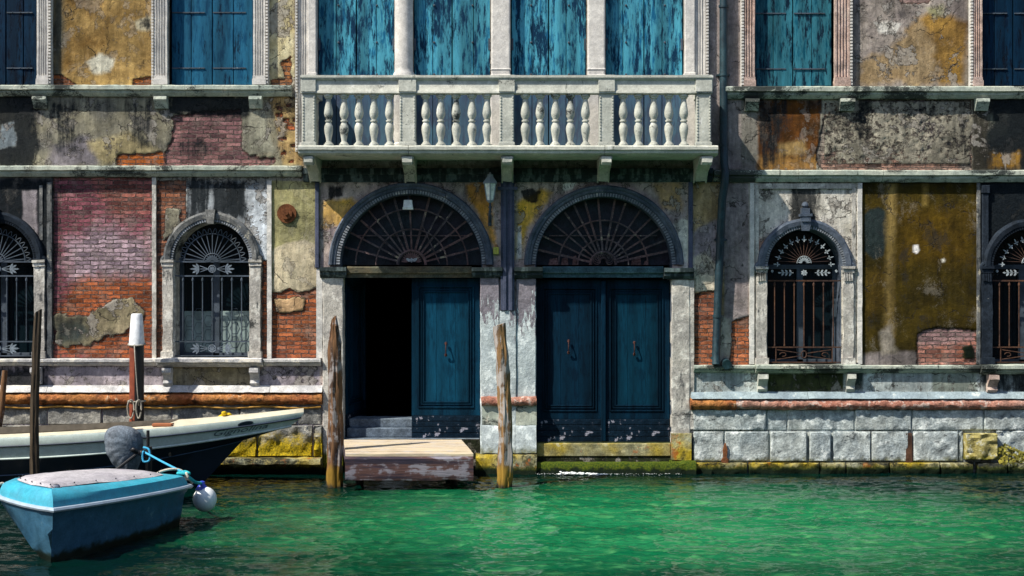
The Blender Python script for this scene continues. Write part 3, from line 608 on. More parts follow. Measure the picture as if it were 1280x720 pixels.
# reveals
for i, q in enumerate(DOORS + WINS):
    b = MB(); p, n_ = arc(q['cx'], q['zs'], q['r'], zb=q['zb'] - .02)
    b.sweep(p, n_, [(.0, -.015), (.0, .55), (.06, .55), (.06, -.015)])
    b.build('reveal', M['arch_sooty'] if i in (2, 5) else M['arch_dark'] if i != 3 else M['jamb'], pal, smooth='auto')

# ------------------------------------------------------------------ water doors
def doorway(q, xl, xr, jl, jr, n):
    b = MB(); r = q['r']; ro = .185
    p, nn_ = arc(q['cx'], q['zs'], r)
    b.sweep(p, nn_, [(.065, .01), (.065, -.055), (.085, -.075), (.12, -.075), (.13, -.095), (.165, -.105), (ro, -.08), (ro + .005, .01)])
    b.sweep(p, nn_, [(.0, .01), (.0, -.03), (.066, -.03), (.066, .01)])
    o = b.build('door_arch', M['arch_dark'], pal, smooth='auto', wear=.006)
    b = MB(); dentils(b, q['cx'], q['zs'], r + .008, r + .062, -.07, -.022, n); b.build('dentil_ring', M['dentil'], o); return o
doorway(DOORS[0], 402, 627, 0, 0, 84); doorway(DOORS[1], 645, 865, 0, 0, 80)
def impost(x0, x1, z1, z0, mat='cornice_dark'):
    b = MB(); h = z1 - z0
    b.extx([(.02, z1), (-.16, z1), (-.16, z1 - h * .35), (-.12, z1 - h * .5), (-.12, z1 - h * .7), (-.08, z0), (.02, z0)], x0, x1, .05)
    return b.build('impost', M[mat], pal, wear=.006, smooth='auto')
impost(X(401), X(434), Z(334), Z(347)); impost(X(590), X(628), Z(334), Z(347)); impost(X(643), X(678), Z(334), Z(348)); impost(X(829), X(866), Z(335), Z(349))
# transoms
for (a, c_, m_) in ((434.5, 589.5, 'lintel'), (678.5, 828.5, 'lintel_blue')):
    b = MB(); b.extx([(.3, Z(333)), (-.06, Z(333)), (-.085, Z(335)), (-.085, Z(341)), (-.05, Z(343)), (-.05, Z(347)), (.3, Z(347))], X(a), X(c_), .06)
    b.build('lintel', M[m_], pal, wear=.005, smooth='auto')
# jambs
def jamb(x0, x1, z0, z1, mat, y=-.06):
    b = MB(); n = 24
    for k in range(1):
        rings = []
        for i in range(n + 1):
            z = z0 + (z1 - z0) * i / n
            rings.append([(x0, .5, z), (x0, y + .012, z), (x0 + .012, y, z), ((x0 + x1) / 2, y, z), (x1 - .012, y, z), (x1, y + .012, z), (x1, .5, z)])
        b.loft(rings)
    return b.build('door_jamb', M[mat], pal, wear=.010, wscale=5, smooth='auto')
jamb(X(404), X(429.5), -.5, Z(347.5), 'jamb'); jamb(X(600.5), X(624), -.5, Z(347.5), 'jamb_white')
jamb(X(645), X(670), -.5, Z(348.5), 'jamb_white'); jamb(X(839), X(862), -.5, Z(349.5), 'jamb')
# pilaster between the doors, side pilasters
b = MB(); b.extx([(.02, Z(388)), (-.10, Z(388)), (-.10, Z(214)), (.02, Z(214))], X(626), X(643), .1)
b.box(X(629), X(633), -.125, -.09, Z(388), Z(214)); b.box(X(637), X(640.5), -.125, -.09, Z(388), Z(214))
b.box(X(622), X(647), -.13, .02, Z(238.2), Z(234)); b.build('pilaster', M['violet'], pal, bevel=.006)
b = MB(); n = 20; rings = []
for i in range(n + 1):
    z = -.5 + (Z(388.3) + .5) * i / n; rings.append([(X(624.3), .02, z), (X(624.3), -.085, z), (X(634), -.095, z), (X(644.7), -.085, z), (X(644.7), .02, z)])
b.loft(rings); b.build('pilaster', M['jamb_white'], pal, wear=.010, wscale=5, smooth='auto')
b = MB(); b.box(X(394.5), X(399.5), -.07, .02, Z(335), Z(228)); b.build('pilaster', M['violet'], pal, bevel=.01)
b = MB(); b.box(X(860), X(865.5), -.06, .02, Z(336), Z(228)); b.build('pilaster', M['violet'], pal, bevel=.01)
# torus and plinths across the central piers
def torus(x0, x1, zt, zb_, mat, seg=1.4, y=-.02, k=.10, name='roll_moulding'):
    b = MB(); zc = (zt + zb_) / 2; r = (zt - zb_) / 2; n = 8
    prof = [(.03, zt)] + [(y - k * math.sin(math.pi * i / n) - .02, zc + r * math.cos(math.pi * i / n)) for i in range(n + 1)] + [(.03, zb_)]
    b.extx(prof, x0, x1, .04, seg, .008, .004)
    return b.build(name, M[mat], pal, wear=.018, wscale=13, smooth='auto')
torus(X(602), X(670.5), Z(495), Z(506), 'marble_pink', None, -.08, .05)
torus(-12, X(404), Z(490), Z(505), 'marble_red'); torus(X(863), 12, Z(498), Z(511.5), 'marble_pink'); torus(X(862.6), X(918), Z(497.6), Z(511.9), 'marble_red', None, -.024)
# thresholds
b = MB(); b.box(X(430.5), X(599.5), -.02, .5, Z(576), Z(548.5)); b.box(X(432), X(516), .16, .5, Z(548.2), Z(537)); b.box(X(432), X(516), .3, .7, Z(536.8), Z(526))
b.build('threshold', M['step'], pal, bevel=.01, wear=.004)
b = MB(); b.box(X(671), X(838), -.04, .4, Z(570), Z(554)); b.build('threshold', M['sill_yellow'], pal, bevel=.008, wear=.006)
b = MB(); b.extx([(.3, Z(571)), (.05, Z(571)), (.05, Z(576.5)), (-.14, Z(577)), (-.16, Z(580)), (-.16, -.5), (.3, -.5)], X(671), X(838), .05)
b.box(X(671), X(838), .02, .06, Z(590), Z(553)); b.build('water_step', M['foot_green'], pal, wear=.014, wscale=7, smooth='auto')
for (a, c_) in ((602.5, 670.5),):
    b = MB(); b.extx([(.0, Z(531)), (-.10, Z(531)), (-.12, Z(534)), (-.12, Z(565)), (0, Z(565))], X(a), X(c_), .04, .5); b.build('plinth', M['jamb_white'], pal, wear=.012, smooth='auto')
    b = MB(); b.extx([(.0, Z(506.5)), (-.085, Z(506.5)), (-.085, Z(530.5)), (0, Z(530.5))], X(a), X(c_), .05); b.build('plinth', M['cornice'], pal, wear=.006, smooth='auto')
    b = MB(); b.extx([(.0, Z(566)), (-.16, Z(567)), (-.19, Z(571)), (-.19, -.5), (0, -.5)], X(a - 8), X(c_), .04, .45); b.build('footing', M['foot'], pal, wear=.02, wscale=7, smooth='auto')
b = MB(); b.extx([(.0, Z(541)), (-.09, Z(541)), (-.1, Z(545)), (-.1, Z(574)), (0, Z(574))], X(838.5), X(863), .04); b.build('plinth', M['foot'], pal, wear=.01, smooth='auto')
b = MB(); b.extx([(.0, Z(574.5)), (-.16, Z(575)), (-.19, Z(578)), (-.19, -.5), (0, -.5)], X(836), X(868), .04); b.build('footing', M['foot_green'], pal, wear=.02, wscale=7, smooth='auto')

# door leaves: boards, raised mouldings and a panel
def leaf(x0, x1, z0, z1, kick, mat, hx=None, hz=None, y=.10, rot=None, label=None, panel=None):
    b = MB(); W_ = x1 - x0
    def B(a, c_, y0, y1, e, f): b.box(a, c_, y0, y1, e, f)
    st_ = .095
    B(0, st_, 0, .055, kick, z1 - z0); B(W_ - st_, W_, 0, .055, kick, z1 - z0); B(st_, W_ - st_, 0, .055, kick, kick + .12); B(st_, W_ - st_, 0, .055, z1 - z0 - .12, z1 - z0)
    i0 = st_; 
    for (o, w_, yy0) in ((0, .02, -.014), (.045, .018, .006), (.08, .02, .004)):
        a, c_, e, f = i0 + o, W_ - i0 - o, kick + .12 + o, z1 - z0 - .12 - o
        B(a, a + w_, yy0, .05, e, f); B(c_ - w_, c_, yy0, .05, e, f); B(a + w_, c_ - w_, yy0, .05, e, e + w_); B(a + w_, c_ - w_, yy0, .05, f - w_, f)
    pw = (W_ - 2 * i0) ; k = 3
    pb_ = b; b = MB()
    for t in range(k):
        a = i0 + pw * t / k; B(a + .0015, a + pw / k - .0015, .022 + random.uniform(0, .003), .045, kick + .11, z1 - z0 - .11)
    pan = b; b = pb_
    lf = b.build('door', mat, pal, bevel=.003); pan.build('door_panel', panel or mat, lf, bevel=.002)
    lf.location = (x0, y, z0)
    b2 = MB(); kb = 4
    for t in range(kb):
        b2.box(.0, W_, -.006 - .004 * (t % 2), .055, kick * t / kb + .003, kick * (t + 1) / kb - .003)
    o = b2.build('kick_board', M['door_kick'], lf, bevel=.004)
    if hx is not None:
        b3 = MB(); hh_ = .09; x_, z_ = hx - x0, hz - z0
        b3.tube([(x_, -.02 - .035 * math.sin(math.pi * t / 8), z_ - hh_ + 2 * hh_ * t / 8) for t in range(9)], [.008 + .003 * (t in (0, 8)) for t in range(9)], 8)
        b3.ball((x_, -.015, z_ - hh_), .022, 10, (1, .6, 1.3)); b3.ball((x_, -.015, z_ + hh_), .022, 10, (1, .6, 1.3))
        b3.build('handle', M['handle'], lf, smooth=True)
    if label: lf['label'] = label
    return lf
leaf(X(514), X(600), Z(549), Z(348), .36, M['door_l'], X(557), Z(437), panel=M['door_p'], label='closed blue leaf with a moulded panel')
lo = leaf(X(514), X(600), Z(549), Z(348), .36, M['door_l'], y=.14, label='open leaf swung back into the dark passage'); lo.location = (X(431.5), .16, Z(548)); lo.rotation_euler = (0, 0, R(80))
leaf(X(671), X(754.3), Z(553.5), Z(350), .36, M['door_r'], X(711), Z(434)); leaf(X(755), X(838), Z(553.5), Z(350), .36, M['door_r'], X(793.5), Z(436), panel=M['door_p2'])
b = MB(); b.box(X(752), X(757.5), .06, .12, Z(552), Z(351)); b.build('meeting_stile', M['door_r'], pal, bevel=.006)

# fanlights
def fan(cx, zs, r, spokes, rings, hub, y, wd, mat, bent=.0, straight=None):
    b = MB()
    for k, a in enumerate(spokes):
        a = R(a); b.bar((cx + hub * math.cos(a), zs + hub * math.sin(a)), (cx + (r - .01) * math.cos(a + random.uniform(-bent, bent)), zs + (r - .01) * math.sin(a)), wd * random.uniform(.8, 1.15), y + .004 * (k % 3), .02)
    for rr in rings:
        n = 40; pts = [(cx + rr * math.cos(math.pi * k / n), y, zs + rr * math.sin(math.pi * k / n)) for k in range(n + 1)]; b.tube(pts, wd * .45, 6)
    b.tube([(cx + hub * math.cos(math.pi * k / 20), y - .01, zs + hub * math.sin(math.pi * k / 20)) for k in range(21)], wd * .8, 6)
    if straight: b.box(cx - r * .8, cx + r * .8, y + .02, y + .035, zs + straight - .008, zs + straight + .008)
    return b
q = DOORS[0]
b = fan(q['cx'], q['zs'], q['r'], [14, 27, 39, 51, 64, 77, 90, 103, 116, 128, 140, 152, 165], (.88, .56), .22, .10, .031, None, .05, .46)
b.bar((q['cx'] + .17, q['zs'] + .62), (q['cx'] + .44, q['zs'] + .02), .014, .07, .012)
fl = b.build('fanlight', M['iron_fan'], pal)
b = MB(); n = 14
for k in range(n):
    a = math.pi * (k + .5) / n; b.leaf(q['cx'] + .05 * math.cos(a), q['zs'] + .04 + .05 * math.sin(a), a, .12, .028, .09)
b.build('rosette', M['iron_fan'], fl)
b = MB(); b.leaf(q['cx'], q['zs'] + .05, R(30), .1, .05, .075); b.leaf(q['cx'], q['zs'] + .05, R(150), .1, .05, .075); b.leaf(q['cx'], q['zs'] + .03, R(90), .08, .05, .075); b.build('ornament', M['iron_pale'], fl)
q = DOORS[1]
b = fan(q['cx'], q['zs'], q['r'], [12, 22, 33, 44, 56, 68, 80, 92, 104, 116, 128, 141, 154, 167], (.70, .40), .2, .10, .032, None, .05, .46)
for k in range(10):
    a = math.pi * (k + .5) / 10; b.tube([(q['cx'] + .1 * math.cos(a) + .06 * math.cos(t), .09, q['zs'] + .05 + .1 * math.sin(a) + .06 * math.sin(t)) for t in [2 * math.pi * u / 10 for u in range(10)]], .007, 5, True)
fl2 = b.build('fanlight', M['iron_fan'], pal)
for q in DOORS:   # dusty glazing behind the iron
    b = MB(); p, _ = arc(q['cx'], q['zs'], q['r'] + .02); b.prism([(x_, z_) for x_, z_ in reversed(p)], .20, .215); b.build('fanlight_glass', M['dusty'], pal)
pp_ = plain('faded paper', (.20, .12, .11), .9, .1, nv=.6, ns=30)
for (a, c_, t_) in ((686, 698, 322), (702, 711, 321), (716, 722, 319), (790, 803, 322), (806, 812, 325)):
    b = MB(); b.prism([(X(a), Z(331)), (X(c_), Z(331)), (X(c_ - 1), Z(t_)), (X(a + 1.5), Z(t_ + 1.5))], .19, .198); b.build('paper_scrap', pp_, pal)

# ------------------------------------------------------------------ arched ground floor windows
def window(q, style, arch_m, jamb_m, label):
    cx, r, zs_, zb = q['cx'], q['r'], q['zs'], q['zb']; b = MB()
    p, nr = arc(cx, zs_, r)
    b.sweep(p, nr, [(0, .01), (0, -.05), (.03, -.07), (.05, -.07), (.06, -.10), (.13, -.11), (.165, -.085), (.17, .01)])
    for s in (-1, 1):      # label stops curling out
        b.tube([(cx + s * (r + .10 + .09 * math.cos(t)), -.06, zs_ - .02 + .075 * math.sin(t)) for t in [R(100 - 26 * u) for u in range(12)]], [.042 - .0022 * u for u in range(12)], 8)
    if style == 'right':   # keystone with a stepped finial
        b.box(cx - .07, cx + .07, -.16, 0, zs_ + r + .12, zs_ + r + .2); b.box(cx - .09, cx + .09, -.17, 0, zs_ + r + .2, zs_ + r + .24); b.box(cx - .06, cx + .06, -.14, 0, zs_ + r + .24, zs_ + r + .33); b.ball((cx, -.07, zs_ + r + .38), .055, 10)
        b.prism([(cx - .085, zs_ + r + .12), (cx - .055, zs_ + r - .02), (cx + .055, zs_ + r - .02), (cx + .085, zs_ + r + .12)], -.14, 0)
    else:
        b.prism([(cx - .075, zs_ + r + .2), (cx - .05, zs_ + r - .02), (cx + .05, zs_ + r - .02), (cx + .075, zs_ + r + .2)], -.15, 0)
    wdw = b.build('arched_window', M[arch_m], pal, smooth='auto', wear=.007)
    if label: wdw['label'] = label
    b = MB(); dentils(b, cx, zs_, r + .012, r + .058, -.088, -.045, 50); b.build('dentil_ring', M['dentil'] if arch_m != 'arch_sooty' else M[arch_m], wdw)
    for s in (-1, 1):
        b = MB(); x0, x1 = (cx - r - .2, cx - r) if s < 0 else (cx + r, cx + r + .2)
        n = 18; rings = []
        for i in range(n + 1):
            z = zb + .06 + (zs_ - .1 - zb - .06) * i / n; rings.append([(x0 + .02, .0, z), (x0 + .02, -.075, z), (x1 - .02, -.075, z), (x1 - .02, .0, z)])
        b.loft(rings)
        b.box(x0, x1, -.11, .0, zs_ - .04, zs_); b.box(x0 + .01, x1 - .01, -.09, .0, zs_ - .1, zs_ - .045)
        if style == 'right':
            for t in range(4): b.box(x0 + .03 + .036 * t, x0 + .05 + .036 * t, -.095, -.07, zs_ - .23, zs_ - .11)
        b.box(x0 - .0, x1 + .0, -.12, .0, zb, zb + .10)
        b.build('jamb', M[jamb_m], wdw, smooth='auto', wear=.012, wscale=7, seed=s * 3)
    # grille
    gm = 'iron' if style == 'left' else 'iron_rust'; b = MB(); y = .0
    zt = Z(345) if style == 'left' else Z(351); zl = Z(427) if style == 'left' else Z(434)
    b.box(cx - r, cx + r, y - .012, y + .012, zt - .01, zt + .012); b.box(cx - r, cx + r, y - .012, y + .012, zl - .01, zl + .01); b.box(cx - r, cx + r, y - .01, y + .01, zb + .02, zb + .035)
    for k in range(7):
        x_ = cx + (k - 3) * (12.2 / 80); b.tube([(x_, y, zl), (x_, y, zt)], .0095, 8)
        b.ball((x_, y, zt - .06), .02, 8, (1, 1, 1.6)); b.ball((x_, y, zl + .03), .015, 8, (1, 1, 1.4))
    gr = b.build('grille', M[gm], wdw, smooth='auto')
    b = MB(); zc = (zt + zs_) / 2 + .02
    zf = (zb + .035 + zl) / 2
    if style == 'left':
        z0 = zs_ - .03; b.box(cx - r, cx + r, y - .012, y + .012, z0 - .008, z0 + .01)
        for k in range(15):
            a = math.pi * (k + .5) / 15; b.bar((cx + .13 * math.cos(a), z0 + .13 * math.sin(a)), (cx + .44 * math.cos(a), z0 + .44 * math.sin(a)), .013, y, .012)
        for rr in (.13, .44): b.tube([(cx + rr * math.cos(math.pi * k / 30), y, z0 + rr * math.sin(math.pi * k / 30)) for k in range(31)], .010, 6)
        for k in range(18):
            a = math.pi * (k + .5) / 18; b.tube([(cx + (.455 + .07 * math.sin(math.pi * t / 6)) * math.cos(a + (t - 3) * .022), y, z0 + (.455 + .07 * math.sin(math.pi * t / 6)) * math.sin(a + (t - 3) * .022)) for t in range(7)], .007, 5)
        for k in range(9):
            a = math.pi * (k + .5) / 9; b.leaf(cx + .02 * math.cos(a), z0 + .02 * math.sin(a), a, .1, .03, y - .01)
        rows = ((zc - .035, .05), (zf, .05))
    else:
        for k in range(15):
            a = math.pi * (k + .5) / 15; b.bar((cx + .1 * math.cos(a), zs_ + .06 + .1 * math.sin(a)), (cx + .42 * math.cos(a), zs_ + .04 + .42 * math.sin(a)), .009, y + .02, .01)
        rows = ()
        b.tube([(cx + .04 * math.cos(t), y, zf + .055 * math.sin(t)) for t in [2 * math.pi * u / 16 for u in range(16)]], .011, 6, True)
        for s in (-1, 1):
            for u in (-1, 1): b.bar((cx + s * .05, zf + u * .02), (cx + s * .42, zf + u * .075), .012, y, .012)
            b.box(cx + s * .44 - .006, cx + s * .44 + .006, y - .01, y + .01, zb + .03, zl)
            b.tube([(cx + s * (.33 + .05 * math.cos(t)), y, zf + .03 * math.sin(t)) for t in [R(40 * u) for u in range(8)]], .006, 5)
    if rows: b.build('fan_ironwork', M['iron'], wdw, smooth='auto'); b = MB()
    for zc_, h_ in rows:
        b.tube([(cx + .055 * math.cos(t), y - .01, zc_ + .055 * math.sin(t)) for t in [2 * math.pi * u / 16 for u in range(16)]], .009, 6, True)
        for k in range(8): b.leaf(cx, zc_, 2 * math.pi * k / 8, .048, .022, y - .012)
        for s in (-1, 1):
            for u in (-1, 0, 1):
                b.bar((cx + s * .06, zc_), (cx + s * .2, zc_ + u * .05), .009, y, .01)
            for a in (-60, -30, 0, 30, 60): b.leaf(cx + s * .2, zc_, (0 if s > 0 else math.pi) + R(a), .15 - abs(a) * .0008, .034, y - .012)
    b.build('palmette_frieze' if style == 'left' else 'fan_ironwork', M['iron_mid'] if style == 'left' else M['iron_rust'], wdw, smooth='auto')
    if style == 'right':
        b = MB()
        for k in range(13):
            a = math.pi * (k + .3) / 12.6; c0, s0 = math.cos(a), math.sin(a); x_, z_ = cx + .41 * c0, zs_ + .41 * s0
            for da, ln in ((0, .075), (-70, .04), (70, .04), (180, .03)): b.leaf(x_, z_, a + R(da), ln, .02, y - .01)
        for k in range(9):
            a = math.pi * (k + .5) / 9; b.leaf(cx + .03 * math.cos(a), zs_ + .05 + .03 * math.sin(a), a, .075, .02, y - .012)
        b.tube([(cx + .11 * math.cos(math.pi * k / 16), y - .01, zs_ + .05 + .11 * math.sin(math.pi * k / 16)) for k in range(17)], .006, 5)
        zc_ = Z(341)
        for k in range(7): b.leaf(cx, zc_, 2 * math.pi * k / 7, .05, .03, y - .012)
        for s in (-1, 1):
            b.bar((cx + s * .17, zc_), (cx + s * .38, zc_), .008, y - .01, .01)
            for u in range(3):
                for v in (-1, 1): b.leaf(cx + s * (.2 + .06 * u), zc_, (0 if s > 0 else math.pi) + v * s * R(55), .06, .03, y - .012)
            b.leaf(cx + s * .36, zc_, 0 if s > 0 else math.pi, .05, .03, y - .012); b.leaf(cx + s * .5, zc_, R(90), .05, .04, y - .012)
        b.build('flower_ironwork', M['iron_pale'], wdw)
    # sash and glass
    b = MB(); p, _ = arc(cx, zs_, r + .02, zb=zb - .01); b.prism([(x_, z_) for x_, z_ in reversed(p)], .33, .34); b.build('glass', M['glass'], wdw)
    b = MB(); b.box(cx - r, cx - r + .06, .27, .325, zb, zs_); b.box(cx + r - .06, cx + r, .27, .325, zb, zs_); b.box(cx - .05, cx + .05, .27, .325, zb, zs_); b.box(cx - r + .06, cx + r - .06, .27, .325, zb, zb + .06); b.box(cx - r, cx + r, .265, .33, zs_ - .04, zs_ + .03)
    b.build('sash', M['iron'], wdw, bevel=.004)
    if q is WINS[1]:
        pm = MB(); lead = MB()
        for x0, x1 in ((cx - r + .065, cx - .055), (cx + .055, cx + r - .065)):
            pm.box(x0, x1, .3, .322, zb + .065, zb + .72)
            for k in range(6):
                for s in range(3):
                    xx_ = x0 + (x1 - x0) * (s + .5) / 3; z_ = zb + .12 + .11 * k
                    w_ = (x1 - x0) / 6 - .004
                    if (k + s) % 2 == 0: lead.tube([(xx_ + w_ * math.cos(t), .298, z_ + .1 * math.sin(t)) for t in [2 * math.pi * u / 6 for u in range(6)]], .004, 4, True)
        pm.build('inner_pane', M['curtain'], wdw); lead.build('leading', M['iron'], wdw)
    return wdw
window(WINS[0], 'left', 'arch_sooty', 'jamb', 'shadowy arched window with iron grille at the left edge')
window(WINS[1], 'left', 'arch_pale', 'jamb', 'arched window with palmette grille and leaded panes')
window(WINS[2], 'right', 'arch_dark', 'jamb', 'arched window with rusty bars and white iron flowers')
window(WINS[3], 'right', 'arch_sooty', 'arch_sooty', 'dark sooty arched window at the right edge')

# ------------------------------------------------------------------ string courses, sills, corbels
def course(name, x0, x1, zt, zb_, proj, mat, seg=1.6, wear=.006):
    h = zt - zb_; b = MB()
    b.extx([(.03, zt), (-proj * .9, zt), (-proj, zt - h * .08), (-proj, zt - h * .42), (-proj * .72, zt - h * .5), (-proj * .72, zt - h * .68), (-proj * .4, zb_), (.03, zb_)], x0, x1, .07, seg)
    return b.build(name, M[mat], pal, wear=wear, wscale=5, smooth='auto')
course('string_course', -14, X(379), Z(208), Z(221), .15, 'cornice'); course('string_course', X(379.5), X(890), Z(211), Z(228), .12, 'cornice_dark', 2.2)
course('string_course', X(890.5), 14, Z(213.5), Z(228), .15, 'cornice')
course('sill_course', -14, X(366), Z(108), Z(121), .17, 'cornice'); course('sill_course', X(905), 14, Z(109.5), Z(124), .17, 'cornice')
for a, c_ in ((44, 61), (195, 211), (313, 329), (930, 947), (1048, 1066), (1217, 1233), (-80, -64), (1330, 1346)):
    z0, z1 = (Z(136), Z(121.5)) if c_ < 600 else (Z(139), Z(124.5))
    b = MB(); rings = []
    b.extx([(.0, z1), (-.14, z1), (-.15, z1 - .05), (-.11, z1 - .1), (-.06, z0), (0, z0)], X(a), X(c_), .05); b.build('corbel', M['cornice'], pal, smooth='auto', wear=.004)
course('window_sill', -14, X(198), Z(448), Z(457), .12, 'ledge'); course('window_sill', X(198.4), X(330), Z(447), Z(458.5), .2, 'ledge', .9); course('window_sill', X(330.4), X(402), Z(448), Z(457), .12, 'ledge')
course('window_sill', X(866), X(942), Z(456), Z(465), .12, 'cornice'); course('window_sill', X(942.4), X(1072), Z(455), Z(466), .2, 'cornice', .9); course('window_sill', X(1072.4), X(1222), Z(456), Z(465.5), .12, 'cornice'); course('window_sill', X(1222.4), 14, Z(455), Z(467), .2, 'cornice')
for a, c_, z1, z0, m_ in ((206, 217, 459, 482, 'ledge'), (314, 325, 459, 482, 'ledge'), (946, 958, 466.5, 489, 'balcony'), (1056, 1067, 466.5, 489, 'balcony'), (1232, 1244, 467.5, 490, 'pil_pink'), (42, 54, 459, 480, 'ledge')):
    b = MB(); h = Z(z1) - Z(z0); t = Z(z1)
    b.extx([(0, t), (-.16, t), (-.17, t - .25 * h), (-.11, t - .45 * h), (-.08, t - .7 * h), (-.1, t - .85 * h), (-.07, t - h), (0, t - h)], X(a), X(c_), .04); b.build('sill_bracket', M[m_], pal, smooth='auto', wear=.007)
b = MB(); b.extx([(0, Z(481.5)), (-.05, Z(481.5)), (-.13, Z(489.5)), (0, Z(489.5))], -12, X(404), .06, 1.3); b.build('ledge', M['ledge'], pal, wear=.006, smooth='auto')
b = MB(); b.extx([(0, Z(489.5)), (-.05, Z(489.5)), (-.13, Z(497.5)), (0, Z(497.5))], X(863), 12, .06, 1.5); b.build('ledge', M['ledge_cool'], pal, wear=.006, smooth='auto')
# thin edging strips
for a, c_, y0, y1, m_, d in ((191, 196, 222, 448, 'jamb', .05), (334.5, 340, 226, 448, 'white_strip', .05), (396, 403.5, 336, 447, 'white_strip', .05), (936.5, 942, 229, 455, 'white_strip', .06), (943.5, 948, 231, 455, 'jamb', .03),
                            (1064, 1069, 231, 455, 'jamb', .03), (1071, 1076.5, 229, 455, 'white_strip', .06), (1220, 1224, 229, 455, 'arch_pale', .05), (861.5, 867, 350, 536, 'jamb', .05), (50, 54, 232, 300, 'arch_pale', .03), (60, 66, 228, 448, 'arch_pale', .05)):
    b = MB(); n = 20; b.loft([[(X(a), .0, Z(y1) + (Z(y0) - Z(y1)) * i / n), (X(a), -d, Z(y1) + (Z(y0) - Z(y1)) * i / n), (X(c_), -d, Z(y1) + (Z(y0) - Z(y1)) * i / n), (X(c_), .0, Z(y1) + (Z(y0) - Z(y1)) * i / n)] for i in range(n + 1)])
    b.build('edging_strip', M[m_], pal, wear=.005, smooth='auto')
b = MB(); b.extx([(0, Z(229.5)), (-.05, Z(229.5)), (-.05, Z(236)), (0, Z(236))], X(948.5), X(1063.5), .08); b.build('panel_moulding', M['jamb'], pal, wear=.004)
b = MB(); b.box(X(1226), X(1234), -.07, 0, Z(455), Z(232)); b.box(X(1225), X(1235), -.09, 0, Z(242), Z(232)); b.build('pilaster', M['arch_sooty'], pal, bevel=.01)

# ------------------------------------------------------------------ base masonry: separate rough blocks
def blocks(name, spans, zt, zb_, y, mat, rough=.018, ny=7, seed=0, yf=None):
    rnd = random.Random(seed)
    for (a, c_) in spans:
        b = MB()
        x0, x1 = X(a) + .006, X(c_) - .006; nx = max(4, int((x1 - x0) / .045)); dy = rnd.uniform(-.02, .02); nz = ny; h = zt - zb_; e = .011
        us = [0] + [e + (x1 - x0 - 2 * e) * i / nx for i in range(nx + 1)] + [x1 - x0]; ws = [0] + [e + (h - 2 * e) * i / nz for i in range(nz + 1)] + [h]
        rings = []
        for j, wv_ in enumerate(ws):
            row = [(x0, .02, zb_ + wv_)]
            for i, u in enumerate(us):
                edge_ = (i in (0, len(us) - 1)) or (j in (0, len(ws) - 1))
                x_, z_ = x0 + u, zb_ + wv_
                d = 0 if edge_ else rough * 2.2 * mnoise.noise(Vector((x_ * 6, seed, z_ * 6))) + rough * 1.3 * mnoise.noise(Vector((x_ * 17, seed, z_ * 17)))
                row.append((x_ + (.004 * mnoise.noise(Vector((z_ * 20, seed, i))) if edge_ else 0), y + dy + (e if edge_ else 0) - d, z_ + (.005 * mnoise.noise(Vector((x_ * 15, 3, seed))) if edge_ else 0)))
            row.append((x1, .02, zb_ + wv_)); rings.append(row)
        b.loft(rings); b.build(name, M[mat], pal, smooth='auto')
# right: smooth band, big blocks, footing
blocks('band_stone', [(866, 957), (957.5, 983), (984, 1067), (1068, 1138), (1139, 1228), (1229, 1300), (1300.5, 1400), (1401, 1500)], Z(512), Z(537), -.05, 'block', .007, 5, 1)
blocks('stone_block', [(866, 904), (905, 960), (961.5, 1007), (1010, 1037), (1040, 1087), (1088, 1134), (1140, 1196), (1290, 1340), (1342, 1400), (1402, 1460)], Z(539), Z(575.5), -.085, 'block', .009, 8, 2)
blocks('lichen_block', [(1203, 1243)], Z(541), Z(573), -.14, 'block_yellow', .025, 8, 3)
blocks('recessed_stone', [(1196.5, 1203), (1244, 1289)], Z(538), Z(576), -.03, 'block', .02, 8, 4)
blocks('footing_stone', [(864, 933), (934, 1022), (1023, 1055), (1056, 1109), (1110, 1172), (1173, 1214), (1218, 1255), (1256, 1300), (1301, 1380), (1381, 1450)], Z(577.5), Z(592), -.13, 'foot', .016, 4, 5)
blocks('submerged_stone', [(864, 1000), (1001, 1140), (1141, 1280), (1281, 1420)], Z(592.5), Z(630), -.16, 'foot_green', .02, 5, 6)
# left
blocks('band_stone', [(-220, -120), (-119, -30), (-29, 60), (61, 128), (129, 215), (216, 300), (301, 372), (373, 403)], Z(507), Z(530), -.04, 'block_left', .006, 5, 7)
blocks('stone_block', [(-160, -80), (-79, 10), (11, 90), (91, 170), (171, 245), (246, 322), (323, 391), (393, 404)], Z(531.5), Z(569.5), -.10, 'block_left', .025, 9, 8)
b = MB(); b.extx([(.0, Z(570.5)), (-.27, Z(571)), (-.29, Z(573)), (-.29, Z(577)), (-.1, Z(578)), (-.1, -.5), (0, -.5)], -12, X(404), .05, 1.7); b.build('footing', M['foot'], pal, wear=.014, wscale=7, smooth='auto')
for (a, c_, zt_, zb_, yv) in ((901, 909, 570, 577, -.100), (903, 908, 553, 570, -.098)):
    b = MB(); b.prism([(X(a), Z(zb_)), (X(c_ - 1), Z(zb_ + 1)), (X(c_), Z((zt_ + zb_) / 2)), (X(c_ - 2), Z(zt_)), (X(a + 1), Z(zt_ + 1)), (X(a - 1), Z((zt_ + zb_) / 2 + 1))], yv - .012, yv + .02); b.build('rust_crust', M['rust'], pal, wear=.008, wscale=20)
b = MB(); b.box(X(1130.5), X(1138.5), -.075, .0, Z(577), Z(541)); b.build('joint_iron', M['iron_rust'], pal, wear=.01)

